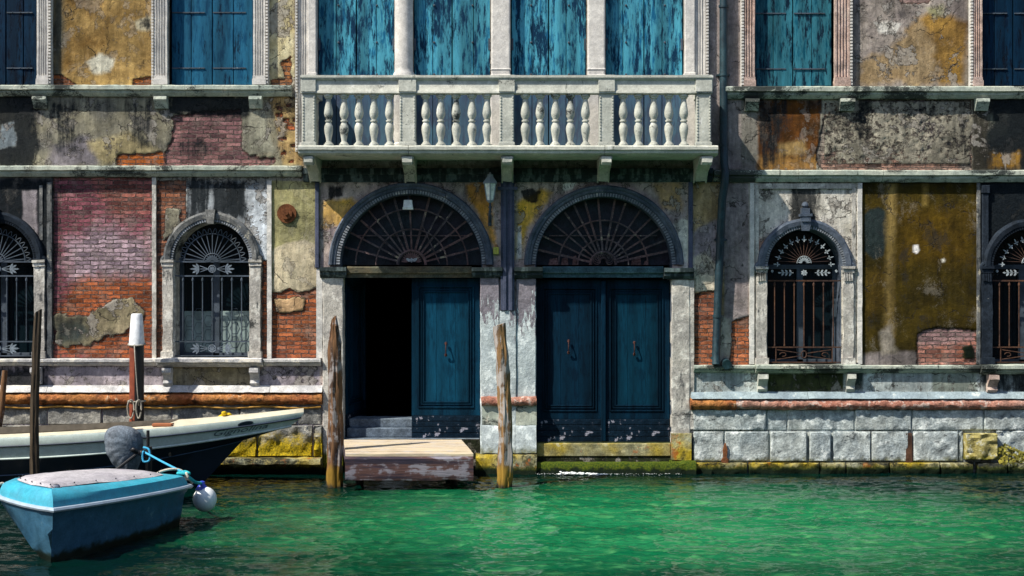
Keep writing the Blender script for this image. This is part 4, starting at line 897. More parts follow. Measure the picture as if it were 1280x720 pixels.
# ------------------------------------------------------------------ upper floor: pilasters, columns, shutters
def pilaster(px0, px1, zb_, mat, dent=None, flutes=5, y=-.10, label=None):
    x0, x1 = X(px0), X(px1); W_ = x1 - x0; b = MB(); m = .02
    fl_ = []; fw = (W_ - 2 * m) / flutes
    pts = [(x0, 0), (x0, y)]
    for k in range(flutes):
        a = x0 + m + fw * k; pts += [(a + fw * .12, y), (a + fw * .25, y + .016), (a + fw * .5, y + .022), (a + fw * .75, y + .016), (a + fw * .88, y)]
    pts += [(x1, y), (x1, 0)]
    n = 26; z0 = zb_ + .14; rings = [[(p[0], p[1], z0 + (TOPZ - z0) * i / n) for p in pts] for i in range(n + 1)]
    b.loft(rings); b.box(x0 - .012, x1 + .012, y - .025, 0, zb_, zb_ + .09); b.box(x0 - .004, x1 + .004, y - .014, 0, zb_ + .09, z0)
    o = b.build('pilaster', M[mat], pal, wear=.005, wscale=4, smooth='auto')
    if dent:
        b = MB(); s = dent; xe = x1 if s > 0 else x0; z = zb_ + .02
        xa, xb = (xe + .002, xe + .05) if s > 0 else (xe - .05, xe - .002)
        b.box(xa, xb, -.07, 0, zb_, TOPZ)
        while z < TOPZ - .05:
            b.box(xa + .008, xb - .008, -.115, -.065, z, z + .03); z += .05
        b.build('dentil_strip', M['pil'], o)
    return o
pilaster(49, 63, Z(107), 'pil', 1, 4); pilaster(195, 211, Z(107), 'pil', -1, 4); pilaster(318, 333, Z(107), 'pil', 1, 4)
pilaster(929, 942, Z(109), 'pil_pink', -1, 3); pilaster(1042, 1060, Z(109), 'pil_pink', 1, 4); pilaster(1214, 1225, Z(109), 'pil_pink', -1, 3)
pilaster(374, 386, 5.0, 'pil', -1, 3, -.08); pilaster(868, 881, 5.0, 'pil', 1, 3, -.08)
for a, c_ in ((386.5, 396.5), (855, 867.5)):
    b = MB(); b.box(X(a), X(c_), -.12, .1, 5.0, TOPZ); b.box(X(a) - .01, X(c_) + .01, -.135, .1, 5.0, Z(92)); b.build('pilaster', M['pil'], pal, bevel=.012, wear=.004)
b = MB(); c0 = ((X(493.5) + X(516.5)) / 2, .0, 0); b.lathe([(.17, 5.0), (.17, 5.12), (.145, 5.14), (.165, 5.2), (.155, 6.15), (.17, 6.17), (.165, 6.22), (.147, 6.25)] + [(.147 - .004 * k / 10, 6.3 + .31 * k) for k in range(11)], c0, 28)
b.build('column', M['pil'], pal, smooth='auto', wear=.004)
for a, c_ in ((614, 638), (734, 756)):
    b = MB(); b.box(X(a), X(c_), -.11, .1, 5.0, TOPZ); b.box(X(a) - .012, X(c_) + .012, -.125, .1, 5.0, Z(94)); b.box(X(a) - .008, X(c_) + .008, -.12, .1, Z(90), Z(86)); b.build('column', M['pil'], pal, bevel=.03)
def shutter(a, c_, zb_, mat, hinge=True):
    x0, x1 = X(a) + .004, X(c_) - .004; mid = (x0 + x1) / 2; L = []
    for s, (u, v) in enumerate(((x0, mid - .004), (mid + .004, x1))):
        b = MB(); w_ = (v - u); cuts = [0, random.uniform(.44, .56), 1]
        for t in range(2):
            dy = random.uniform(-.006, .006); b.box(u + w_ * cuts[t] + .005, u + w_ * cuts[t + 1] - .005, .05 + dy, .085, zb_ + random.uniform(.004, .02), TOPZ)
        o = b.build('shutter', M[mat], pal, bevel=.004)
        b = MB()
        for z_ in (zb_ + .28, zb_ + 1.15 if zb_ > 5.9 else zb_ + 1.95, zb_ + 2.3):
            if z_ < TOPZ: b.box(u + .01, u + w_ * .82, .036, .05, z_ - .009, z_ + .009)
        for z_ in (zb_ + .28, zb_ + 1.15):
            for k in range(3): b.ball((u + w_ * (.2 + .25 * k), .036, z_), .011, 6)
        if a < 390 or a > 900: b.build('strap_hinge', M['iron'], o)
        else:
            for z_ in (1.22, 1.72, 2.3):
                b = MB(); b.ball((u + w_ * .5 + .02, .045, 5 + z_), .018, 8); b.build('stud', M['iron'], o)
            b = MB(); b.box((u if s == 0 else v - .03), (u + .03 if s == 0 else v), .03, .05, 5 + 1.6, 5 + 1.78); b.build('hinge_plate', M['iron'], o)
    b = MB(); b.box(x0 - .004, x1 + .004, .09, .3, zb_ - .02, TOPZ); b.build('shutter_backing', M['black'], pal)
for a, c_, zb_, m_ in SH: shutter(a, c_, Z(zb_) if zb_ < 150 else 5.0, m_)

# ------------------------------------------------------------------ balcony
D = .90
def bx(px_, d=D): return (px_ - 640) * (CAMD - d) / FPX
def bz(py_, d=D): return CAMH - (py_ - 350) * (CAMD - d) / FPX
zt, zb0 = bz(181.5), bz(193.5)
b = MB(); h = zt - zb0
for (x0, x1) in ((bx(372.5), bx(510)), (bx(510.6), bx(756)), (bx(756.6), bx(898))):
    n = 40; prof = [(.03, zt), (-D + .03, zt), (-D, zt - .02), (-D, zt - h * .45), (-D + .025, zt - h * .55), (-D + .03, zt - h * .8), (-D + .07, zb0), (.03, zb0)]
    b.loft([[(x0 + (x1 - x0) * i / n, p[0], p[1]) for p in prof] for i in range(n + 1)])
balc = b.build('balcony', M['balcony'], pal, wear=.005, smooth='auto')
RD = .78
zr1, zr0 = bz(95.5, RD), bz(117.5, RD); hr = zr1 - zr0
def rail_piece(x0, x1, y0, y1):
    b.extx([(y1, zr1), (y0 - .045, zr1), (y0 - .045, zr1 - .035), (y0 - .02, zr1 - .06), (y0, zr1 - .075), (y0, zr0 + .05), (y0 - .015, zr0 + .03), (y0 - .015, zr0), (y1, zr0)], x0, x1, .08)
b = MB(); rail_piece(bx(377, RD), bx(890, RD), -RD - .08, -RD + .10)
for s in (bx(386, RD), bx(882, RD)): b.box(s - .09, s + .09, -RD + .105, .0, zr0, zr1 - .005)
x_ = bx(378, RD)
while x_ < bx(889, RD):
    b.box(x_, x_ + .022, -RD - .115, -RD - .08, zr1 - .06, zr1 - .035); x_ += .042
b.build('handrail', M['balcony'], balc, smooth='auto')
for a, c_ in ((378.5, 395), (500, 520), (624.5, 642.5), (748.5, 767), (869.5, 888)):
    b = MB(); x0, x1 = bx(a, RD), bx(c_, RD); b.box(x0, x1, -RD - .07, -RD + .08, zt + .001, zr0 - .001); b.box(x0 - .012, x1 + .012, -RD - .085, -RD + .09, zt + .002, zt + .05); b.box(x0 - .012, x1 + .012, -RD - .11, -RD + .09, zr0 + .02, zr1 + .006)
    z = zt + .08
    while z < zr0 - .05:
        b.box(x0 + .008, x0 + .03, -RD - .082, -RD - .068, z, z + .024); b.box(x1 - .03, x1 - .008, -RD - .082, -RD - .068, z, z + .024); z += .045
    b.build('balcony_pier', M['balcony'], balc, bevel=.005)
for s in (-1, 1):       # returns to the wall
    x_ = bx(387, RD) if s < 0 else bx(879, RD)
hb = zr0 - zt
bp = [(.078, 0), (.078, .035), (.058, .045), (.06, .06), (.042, .075), (.04, .10), (.05, .17), (.064, .25), (.071, .32), (.066, .38), (.046, .43), (.038, .455), (.056, .465), (.056, .49), (.038, .5),
      (.046, .525), (.064, .57), (.071, .63), (.064, .70), (.050, .79), (.040, .87), (.038, .90), (.056, .912), (.056, .93), (.074, .945), (.074, 1)]
bp = [(r_ * .95, z_ * hb) for r_, z_ in bp]
b = MB(); b.lathe(bp, (0, 0, 0), 20); bal0 = b.build('baluster', M['balcony'], balc, smooth='auto')
first = True
for p_ in (411, 430, 448.5, 467.5, 487, 532.5, 551, 570.5, 590, 608.5, 656.5, 675, 694, 713, 732, 779, 798, 817, 836, 855):
    o = bal0 if first else bal0.copy()
    if not first: col.objects.link(o); o.parent = balc
    first = False
    o.location = (bx(p_, RD), -RD, zt + .001); o.rotation_euler = (0, random.uniform(-.01, .01), random.uniform(0, 3))
for s in (-1, 1):
    for yv in (-.58, -.38, -.18):
        o = bal0.copy(); col.objects.link(o); o.parent = balc; o.location = (bx(386, RD) if s < 0 else bx(882, RD), yv, zt + .001)
for a, c_ in ((379, 392), (502, 516), (627, 641), (751, 765), (876, 891)):
    b = MB(); z1 = zb0 - .002; zl_ = Z(226); x0, x1 = bx(a + 1, .8), bx(c_ - 1, .8)
    pr = [(0, z1), (-.80, z1), (-.84, z1 - .03), (-.84, z1 - .10), (-.80, z1 - .14), (-.70, z1 - .13), (-.58, z1 - .10), (-.44, z1 - .12), (-.32, z1 - .2), (-.25, z1 - .28), (-.18, z1 - .34), (-.16, zl_), (0, zl_)]
    b.extx(pr, x0, x1, .03); b.extx([(-.02, z1), (-.78, z1), (-.80, z1 - .05), (-.3, z1 - .2), (-.1, z1 - .36), (-.02, zl_ + .02)], x0 - .02, x0 - .001, .02); b.extx([(-.02, z1), (-.78, z1), (-.80, z1 - .05), (-.3, z1 - .2), (-.1, z1 - .36), (-.02, zl_ + .02)], x1 + .001, x1 + .02, .02)
    b.build('balcony_bracket', M['balcony'], balc, smooth='auto', wear=.008, wscale=12)

# drainpipe, anchor disc, plates
b = MB()
P_ = [(X(903), -.11, TOPZ), (X(903), -.11, Z(60)), (X(903), -.11, Z(150)), (X(903.5), -.12, Z(205)), (X(904), -.2, Z(215)), (X(903), -.2, Z(232)), (X(901), -.12, Z(250)), (X(896.5), -.11, Z(360)), (X(893.5), -.11, Z(440)), (X(893), -.16, Z(455))]
b.tube(P_, .062, 14)
for p_ in (10, 95, 182, 300, 395, 447):
    xq = X(903) if p_ < 250 else X(903 - (p_ - 232) * .047); b.tube([(xq, -.11, Z(p_) - .02), (xq, -.11, Z(p_) + .02)], .075, 14)
    if p_ in (95, 300): b.box(xq - .10, xq + .10, -.10, 0, Z(p_) - .012, Z(p_) + .012)
dp = b.build('drainpipe', M['pipe'], pal, smooth='auto')
b = MB(); b.tube([(X(906.5), .0, Z(453)), (X(906.5), -.16, Z(455))], .075, 14); b.build('pipe_outlet', M['pipe'], dp, smooth='auto')
b = MB(); b.tube([(X(359), .0, Z(267)), (X(359), -.05, Z(267))], .15, 28); b.tube([(X(359), -.04, Z(267)), (X(359), -.075, Z(267))], .09, 20); b.tube([(X(359), -.06, Z(267)), (X(359), -.11, Z(267))], .03, 10)
b.build('wall_anchor', M['rust'], pal, smooth='auto', wear=.006, wscale=20)
b = MB(); b.box(X(616.5), X(623.5), -.06, -.02, Z(318), Z(309)); b.ball((X(620), -.062, Z(313.5)), .012, 8); b.build('yellow_plate', M['yellow_plate'], pal, bevel=.004)

# ------------------------------------------------------------------ lamps
def lantern():
    x_, y_, z0 = X(613), -.22, 0
    e = tag(empty('wall_lantern', (x_, 0, Z(281))), 'small grey street lantern with glass panes beside the pilaster between the doors', 'lantern'); O = (x_, 0, Z(281))
    b = MB(); zb_, zt_ = Z(252), Z(231)
    def ring(z, r, n=6): return [(x_ + r * math.cos(2 * math.pi * (i + .5) / n), y_ + r * math.sin(2 * math.pi * (i + .5) / n), z) for i in range(n)]
    b.loft([ring(zb_, .055), ring(zt_, .10)]); b.build('lamp_glass', M['lamp_glass'], e, origin=O)
    b = MB(); b.loft([ring(zt_, .125), ring(zt_ + .015, .125), ring(Z(222), .05), ring(Z(219.5), .05), ring(Z(219), .02), ring(Z(216.5), .012)]); b.build('lamp_cap', M['lamp_metal'], e, origin=O)
    b = MB()
    for i in range(6):
        a = 2 * math.pi * (i + .5) / 6; b.tube([(x_ + .057 * math.cos(a), y_ + .057 * math.sin(a), zb_), (x_ + .103 * math.cos(a), y_ + .103 * math.sin(a), zt_)], .008, 5)
    b.loft([ring(zb_ - .03, .03), ring(zb_, .062), ring(zb_ + .008, .062)]); b.build('lamp_frame', M['lamp_metal'], e, origin=O)
    b = MB(); b.tube([(x_, y_, zb_ - .02), (x_, y_, zb_ - .12), (x_ - .01, y_ + .03, zb_ - .22), (x_ - .01, -.05, zb_ - .30), (x_ - .01, -.01, zb_ - .34)], [.014, .018, .02, .018, .02], 8)
    b.ball((x_, y_, zb_ - .1), .028, 8); b.tube([(x_ + .05 * math.cos(t) * .5, y_ + .06 + .05 * math.sin(t), zb_ - .17) for t in [2 * math.pi * u / 10 for u in range(10)]], .007, 5, True)
    b.box(x_ - .035, x_ + .02, -.035, -.018, zb_ - .38, zb_ - .2); b.build('lamp_bracket', M['iron'], e, smooth='auto', origin=O)
lantern()
e = tag(empty('floodlight', (X(510), .02, Z(262))), 'small white box lamp fixed at the top of the left fanlight', 'lamp')
b = MB(); b.prism([(X(504), Z(259)), (X(516), Z(259)), (X(515), Z(250)), (X(505), Z(250))], -.03, .07); b.build('lamp_body', M['flood'], e, origin=(X(510), .02, Z(262)), bevel=.006)
b = MB(); b.box(X(503.5), X(516.5), -.04, .06, Z(262), Z(259.3)); b.build('lamp_cover', M['lamp_glass'], e, origin=(X(510), .02, Z(262)))
b = MB(); b.tube([(X(510), .06, Z(251)), (X(510), .1, Z(247)), (X(510), .1, Z(243))], .012, 6); b.build('lamp_arm', M['iron'], e, origin=(X(510), .02, Z(262)))

# ------------------------------------------------------------------ conduit along the left base
b = MB(); pts = [(-12 + (X(402) + 12) * i / 60, -.075 - .01 * math.sin(i * 1.7), Z(508.5) - .012 * math.sin(i * .9)) for i in range(61)]
b.tube(pts, .016, 8); g_ = b.build('water_pipe', plain('yellow brown pipe paint', (.42, .22, .04), .6, .3, nv=.35, ns=6), None, smooth=True, origin=(X(200), -.08, Z(508)))
tag(g_, 'thin ochre pipe running under the red marble roll on the left base', 'pipe')

# ------------------------------------------------------------------ wood
def woodmat(name, a, bcol_, tipc=None, wet=(.02, .02, .015), pale=(.5, .48, .46), pale_amt=.3, axis_=2, lich=None):
    g = G(name); s_ = [60, 60, 60]; s_[axis_] = 3.0; s2 = [14, 14, 14]; s2[axis_] = 1.2
    f = g.noise(1.0, 8, g.vscale(tuple(s_)), .7); m = g.noise(1.0, 6, g.vscale(tuple(s2)), .65); n = g.noise(5, 6)
    c = g.mix(g.ss(m, .4, .6), a, bcol_); c = g.mix(g.ss(f, .35, .65, .0, .75), c, g.mix(.5, c, (.02, .015, .012)))
    t = .66 - .3 * pale_amt
    k = g.math('ADD', g.math('MULTIPLY', m, .5), g.math('MULTIPLY', n, .5)); c = g.mix(g.ss(k, t, t + .06, 0, .85), c, g.mix(f, pale, (.2, .19, .2)))
    z = g.posz(); zz = g.math('ADD', z, g.math('MULTIPLY', g.math('SUBTRACT', n, .5), .35))
    if lich: c = g.mix(g.ss(zz, .18, .38, 1, 0), c, lich)
    c = g.mix(g.ss(zz, .0, .1, 1, 0), c, wet)
    return g.out(c, .85, g.bump(g.math('ADD', f, g.math('MULTIPLY', n, .5)), .9, .010), .25)
M['post'] = woodmat('split weathered pile', (.20, .10, .045), (.06, .035, .025), pale=(.40, .36, .34), pale_amt=.5, lich=(.24, .14, .02))
M['post2'] = woodmat('grey weathered pile', (.32, .18, .07), (.13, .08, .05), pale=(.55, .50, .46), pale_amt=.58, lich=(.30, .18, .03))
M['post_dark'] = woodmat('dark wet pile', (.07, .05, .03), (.045, .035, .025), pale=(.12, .1, .07), pale_amt=.2)
M['plank'] = woodmat('sun bleached planks', (.66, .55, .38), (.50, .41, .31), pale=(.72, .64, .54), pale_amt=.5, axis_=0)
M['beam'] = woodmat('dark painted landing beam', (.03, .025, .045), (.11, .055, .05), pale=(.26, .25, .33), pale_amt=.48, axis_=0)
M['red_post'] = plain('red brown post paint', (.20, .045, .02), .55, .4, nv=.35, ns=7, bump=.2)
M['black_post'] = plain('black post paint', (.012, .012, .014), .5, .4)
M['white_post'] = plain('chipped white post paint', (.72, .74, .76), .6, .3, nv=.2, ns=12, bump=.3)
M['rope'] = plain('pale mooring rope', (.5, .46, .38), .9, .1, nv=.3, ns=60, bump=.6)
M['rope_grey'] = plain('grey old rope', (.3, .28, .24), .9, .1, nv=.3, ns=60, bump=.6)

def post(name, base, top, r0, r1, bulge, mat, label, ang=1.0, tip=0, n=28, smooth='auto', lumps=.026, seed=0):
    (x0, y0), (x1, y1, z1) = base, top; b = MB(); rings = []; m = 34
    for i in range(m + 1):
        t = i / m; z = -1.6 + (z1 + 1.6) * t; tt = max(0, z / z1)
        cx_ = x0 + (x1 - x0) * tt + bulge * math.sin(math.pi * min(1, tt) * 1.0); cy_ = y0 + (y1 - y0) * tt; r = r0 + (r1 - r0) * tt
        if tip and tt > 1 - tip: r *= 1 - .55 * (tt - 1 + tip) / tip
        if i == m: r *= .8 if tip else .97
        ring = []
        for k in range(n):
            a = 2 * math.pi * k / n; rr = r * (1 + .10 * mnoise.noise(Vector((math.cos(a) * 1.3, math.sin(a) * 1.3, z * 1.1 + seed)))) + .006 * math.sin(a * 7 + z * .8) + lumps * mnoise.noise(Vector((math.cos(a) * 3, math.sin(a) * 3, z * 4 + seed)))
            ring.append((cx_ + rr * math.cos(a), cy_ + rr * math.sin(a), z + (.03 * math.cos(a) * ang if i == m else 0)))
        rings.append(ring)
    b.loft(rings); o = b.build(name, M[mat], None, smooth=smooth, origin=(x0, y0, 0)); tag(o, label, 'mooring post', 'wooden mooring posts in the canal'); return o
pb = at(418, 608, 1.4); pt = at(417, 397, 1.4)
post('mooring_post', (pb[0], pb[1]), (pt[0], pt[1], pt[2]), .112, .088, .02, 'post', 'thick rough wooden pile with a pointed top left of the open door', tip=.16, seed=2)
pb = at(630, 609, 1.4); pt = at(624, 406, 1.4)
post('mooring_post', (pb[0], pb[1]), (pt[0], pt[1], pt[2]), .106, .088, .045, 'post2', 'pale crooked wooden pile standing between the two doors', seed=4)
pb = at(44, 624, 2.5); pt = at(48, 389, 2.5)
post('mooring_post', (pb[0], pb[1]), (pt[0], pt[1], pt[2]), .062, .048, -.03, 'post_dark', 'thin dark crooked pile rising behind the blue dinghy at the left', seed=5, lumps=.01)
# painted post with white head
c0 = at(171, 530, .5); O = (c0[0], c0[1], 0); e = tag(empty('painted_post', O), 'red and black painted post with a white head behind the long boat', 'mooring post', 'wooden mooring posts in the canal')
zt_ = at(171, 392, .5)[2]; zw = at(171, 430, .5)[2]
b = MB(); n = 24; fr = [];
def cyl(b, r0, r1, z0, z1, a0=0, a1=360, n=24):
    rings = []
    for z, r in ((z0, r0), (z1, r1)): rings.append([(c0[0], c0[1], z)] + [(c0[0] + r * math.cos(R(a0 + (a1 - a0) * k / n)), c0[1] + r * math.sin(R(a0 + (a1 - a0) * k / n)), z) for k in range(n + 1)])
    b.loft(rings)
cyl(b, .115, .108, -1.5, zw, 110, 268); b.build('red_side', M['red_post'], e, smooth='auto', origin=O)
b = MB(); cyl(b, .113, .106, -1.5, zw, 268, 470); b.build('black_side', M['black_post'], e, smooth='auto', origin=O)
b = MB(); rings = [[(c0[0] + r * math.cos(2 * math.pi * k / 20), c0[1] + r * math.sin(2 * math.pi * k / 20), z) for k in range(20)] for r, z in ((.116, zw - .015), (.116, zw), (.085, zt_ - .02), (.07, zt_))]
b.loft(rings); b.build('white_head', M['white_post'], e, smooth='auto', origin=O)
b = MB(); b.tube([(c0[0] + .125 * math.cos(t), c0[1] + .125 * math.sin(t), zw - .0 + .02 * math.sin(t * 1)) for t in [2 * math.pi * u / 24 for u in range(24)]], .012, 6, True)
b.tube([(c0[0] + .0, c0[1] - .128, zw), (c0[0] + .02, c0[1] - .135, zw - .3), (c0[0] + .05, c0[1] - .14, zw - .7), (c0[0] + .07, c0[1] - .14, zw - .93)], .009, 6)
zr_ = at(171, 512, .5)[2]
for s, wv_ in ((-.05, .09), (.07, .07)):
    b.tube([(c0[0] + s + wv_ * .55 * math.cos(t), c0[1] - .14 + .015 * math.sin(2 * t), zr_ + .02 + .14 * math.sin(t)) for t in [2 * math.pi * u / 16 for u in range(16)]], .013, 6, True)
b.tube([(c0[0] + .125 * math.cos(t), c0[1] + .125 * math.sin(t), zr_ + .13) for t in [2 * math.pi * u / 24 for u in range(24)]], .013, 6, True)
ro = b.build('rope', M['rope_grey'], None, smooth=True, origin=(c0[0], c0[1] - .13, zr_)); tag(ro, 'grey rope looped round the white headed post with hanging loops', 'rope')
# leaning stick at the far left edge
p0, p1 = at(-6, 560, .45), at(6, 463, .35); b = MB(); b.tube([p0, tuple((Vector(p0) + Vector(p1)) / 2 + Vector((.02, 0, 0))), p1], [.045, .05, .04], 10)
o = b.build('leaning_pole', M['post'], None, smooth='auto', wear=.006, origin=p0); tag(o, 'short brown stick leaning on the wall at the far left edge', 'pole')

# wooden landing
O = (-1.6, -1.0, 0); e = tag(empty('wooden_landing', O), 'pale plank landing stage with a dark beam edge below the open door', 'landing stage')
ztp = .535; TL, TR = (at(430, 549, .15)[0], -.2), (at(577, 549, .15)[0], -.2); FL, FR = (at(432, 567, 1.8)[0], -1.8), (at(592, 567, 1.8)[0], -1.8)
b = MB(); k = 7
def lp(u, v): 
    a = Vector(TL).lerp(Vector(FL), v); c_ = Vector(TR).lerp(Vector(FR), v); return tuple(a.lerp(c_, u))
for t in range(k):
    v0, v1 = t / k + .004, (t + 1) / k - .004; dz = random.uniform(-.004, .004)
    b.slabz([lp(0, v1), lp(1, v1), lp(1, v0), lp(0, v0)], ztp - .045 + dz, ztp + dz)
b.build('decking', M['plank'], e, bevel=.006, origin=O)
b = MB(); zf0 = .15
f0, f1 = lp(0, .985), lp(1, .985); n = 30
rings = []
for i in range(n + 1):
    x_ = f0[0] + (f1[0] - f0[0]) * i / n; y_ = -1.80; z1_ = ztp - .047
    w1 = .014 * mnoise.noise(Vector((x_ * 3, 0, 1))); w2 = .02 * mnoise.noise(Vector((x_ * 4, 5, 1)))
    rings.append([(x_, y_ + .16, zf0), (x_, y_ - .01, zf0 + w2), (x_, y_ - .03 + w1, zf0 + .06), (x_, y_ - .015, (zf0 + z1_) / 2 + w1), (x_, y_ - .03 + w1, z1_ - .03), (x_, y_, z1_), (x_, y_ + .16, z1_)])
b.loft(rings); b.build('front_beam', M['beam'], e, smooth='auto', origin=O, wear=.006, wscale=14)
b = MB()
for u0, u1 in ((.0, .06), (.94, 1.0)):
    b = MB(); b.slabz([lp(u0, .90), lp(u1, .90), lp(u1, .0), lp(u0, .0)], .30, ztp - .05); b.build('side_beam', M['beam'], e, origin=O, bevel=.01)
for u, v in ((.12, .62), (.88, .62), (.12, .12), (.88, .12)):
    b = MB(); p_ = lp(u, v); b.tube([(p_[0], p_[1], -1.5), (p_[0], p_[1], ztp - .06)], .06, 10); b.build('support_post', M['post_dark'], e, smooth='auto', origin=O)

# ------------------------------------------------------------------ long white boat
M['cream'] = weathered('cream boat paint', (.60, .55, .42), (.54, .50, .38), dark=(.2, .18, .14), dark_amt=.02, rough=.5, bump=.12, spec=.4, fine=0.25)
M['hull_pale'] = weathered('pale green white hull paint', (.50, .58, .54), (.46, .55, .52), dark=(.2, .24, .22), dark_amt=.02, rough=.4, bump=.1, spec=.5, streak=(2, 9, 3), fine=0.25)
M['hull_navy'] = plain('navy hull paint', (.006, .013, .026), .35, .5)
M['strake'] = plain('dark strake', (.02, .03, .05), .4, .4)
M['cyanpaint'] = weathered('scuffed cyan gelcoat', (.035, .34, .46), (.05, .30, .42), dark=(.06, .12, .16), dark_amt=.10, light=(.2, .5, .58), light_amt=.05, rough=.45, bump=.1, spec=.4, fine=.35)
M['tarp'] = weathered('grey boat tarpaulin', (.42, .40, .42), (.36, .34, .37), dark=(.15, .15, .17), dark_amt=.08, rough=.8, bump=.5, bscale=7, bdist=.02, fine=0.5)
O = (-6.8, -1.42, 0)
boat = tag(empty('long_boat', O), 'long cream and pale green wooden boat with navy bottom moored along the wall', 'boat')
XS = -11.0
# levels: (end X of the bow, half width, z drop below the sheer, y shift)
def sheer(x): 
    t = (x + 11) / 7.95; return .70 + .10 * t + .26 * max(0, t) ** 3.0
LV = [(-3.06, .60, 0.0), (-3.06, .615, .035), (-3.10, .60, .12), (-3.10, .60, .135), (-3.24, .55, .30), (-3.27, .555, .325), (-3.95, .42, .56), (-4.55, .28, .85), (-4.9, .02, .98)]
def hullpt(l, u, side):
    xe, wd, dz = LV[l]; x_ = XS + (xe - XS) * u
    f = (1 - max(0, (u - .45) / .55) ** 2.3) * (.8 + .2 * min(1, u / .3))
    yc = -1.46 + (x_ + 11) * (.26 / 7.94)
    zt_ = sheer(min(x_, -3.06))
    z_ = zt_ - dz * (1 - .42 * max(0, (u - .55) / .45) ** 2) if l < 8 else -.15 + .0 * u
    if l == 7: z_ = -.05 + .12 * max(0, u - .6)
    return (x_, yc + side * wd * f, z_)
NU = 70
def strip(ls, mat, name, parent=boat, O_=O, sides=(-1, 1)):
    b = MB()
    for s in sides:
        rows = [[hullpt(l, i / NU, s) for i in range(NU + 1)] for l in ls]; b.loft(rows, closed=False)
    o = b.build(name, mat, parent, smooth='auto', origin=O_)
    return o
strip([0, 1, 2], M['hull_pale'], 'upper_strake'); strip([3, 4], M['hull_pale'], 'hull_side'); 
b = MB()
for s in (-1, 1):
    b.loft([[hullpt(l, i / NU, s) for i in range(NU + 1)] for l in (5, 6, 7, 8)], closed=False)
b.build('hull_bottom', M['hull_navy'], boat, smooth='auto', origin=O)
b = MB()
for s in (-1, 1):
    b.tube([tuple(Vector(hullpt(2, i / NU, s)) + Vector((0, s * .008, -.008))) for i in range(NU + 1)], .014, 6)
b.build('rubbing_strake', M['strake'], boat, smooth=True, origin=O)
b = MB()
for s in (-1, 1):
    b.tube([tuple(Vector(hullpt(4, i / NU, s)) + Vector((0, s * .004, -.012))) for i in range(NU + 1)], .017, 6)
b.build('white_strake', M['hull_pale'], boat, smooth=True, origin=O)
b = MB()
for s in (-1,):
    b.tube([tuple(Vector(hullpt(6, i / NU, s)) + Vector((0, s * .004, .0))) for i in range(NU + 1)], .009, 6)
b.build('chine_line', plain('blue chine line', (.05, .09, .16), .4, .4), boat, smooth=True, origin=O)
# deck: side decks and closed foredeck, cockpit inside
b = MB(); inner = []
for s in (-1, 1):
    rows = [[], []]
    for i in range(NU + 1):
        p_ = hullpt(0, i / NU, s); c_ = (p_[0], -1.46 + (p_[0] + 11) * (.26 / 7.94), 0); hw = abs(p_[1] - c_[1])
        rows[0].append((p_[0], p_[1], p_[2] + .001))
        inn = 0 if p_[0] > -4.9 else max(0, hw - .15); rows[1].append((p_[0], c_[1] + s * inn, p_[2] + .03 + (.03 if p_[0] > -4.9 else 0)))
    b.loft(rows, closed=False)
b.build('deck', M['cream'], boat, smooth='auto', origin=O)
b = MB()
for s in (-1, 1):
    rows = [[], []]
    for i in range(NU + 1):
        p_ = hullpt(0, i / NU, s); yc = -1.46 + (p_[0] + 11) * (.26 / 7.94); hw = max(0, abs(p_[1] - yc) - .15)
        if p_[0] > -4.86: continue
        rows[0].append((p_[0], yc + s * hw, p_[2] + .045)); rows[1].append((p_[0], yc + s * max(0, hw - .08), .5))
    b.loft(rows, closed=False)
b.box(-10.9, -5.2, -1.7, -1.12, .46, .5); b.box(-4.95, -4.92, -1.55, -1.05, .46, .84)
for x_ in (-6.2, -7.6, -9): b.box(x_ - .12, x_ + .12, -1.78, -1.06, .64, .67)
b.build('cockpit', plain('grey brown boat interior', (.10, .085, .065), .7, .2, nv=.3), boat, origin=O)
b = MB(); b.slabz([(-11.0, -1.46 - .48), (-10.97, -1.46 - .48), (-10.97, -.98), (-11, -.98)], -.1, .74); b.build('transom', M['hull_pale'], boat, origin=O)
p_ = at(204, 531, 1.62); b = MB(); b.box(p_[0] - .15, p_[0] + .13, p_[1] - .05, p_[1] + .06, sheer(p_[0]) + .015, sheer(p_[0]) + .055); b.build('wooden_cleat', plain('orange brown wood', (.34, .12, .05), .6, .3), boat, origin=O, bevel=.008)
# oval fairlead on the upper strake near the bow
u_ = (X(311) * .94 + 11) / 7.94; u_ = max(0, min(1, (at(311, 523, 1.3)[0] + 11) / 7.94)); a0 = Vector(hullpt(1, u_, -1)); a1 = Vector(hullpt(2, u_, -1)); a2 = Vector(hullpt(1, min(1, u_ + .02), -1))
cc_ = (a0 + a1) / 2; ux = (a2 - a0).normalized(); uz = (a0 - a1).normalized(); nn_ = ux.cross(uz).normalized(); nn_ = nn_ if nn_.y < 0 else -nn_
b = MB(); b.loft([[tuple(cc_ + ux * .1 * k_ * math.cos(t) + uz * .038 * k_ * math.sin(t) + nn_ * d_) for t in [2 * math.pi * u / 20 for u in range(20)]] for d_, k_ in ((0, 1.1), (.012, 1.1), (.014, .85), (.006, .8))]); b.build('fairlead', M['strake'], boat, smooth='auto', origin=O)
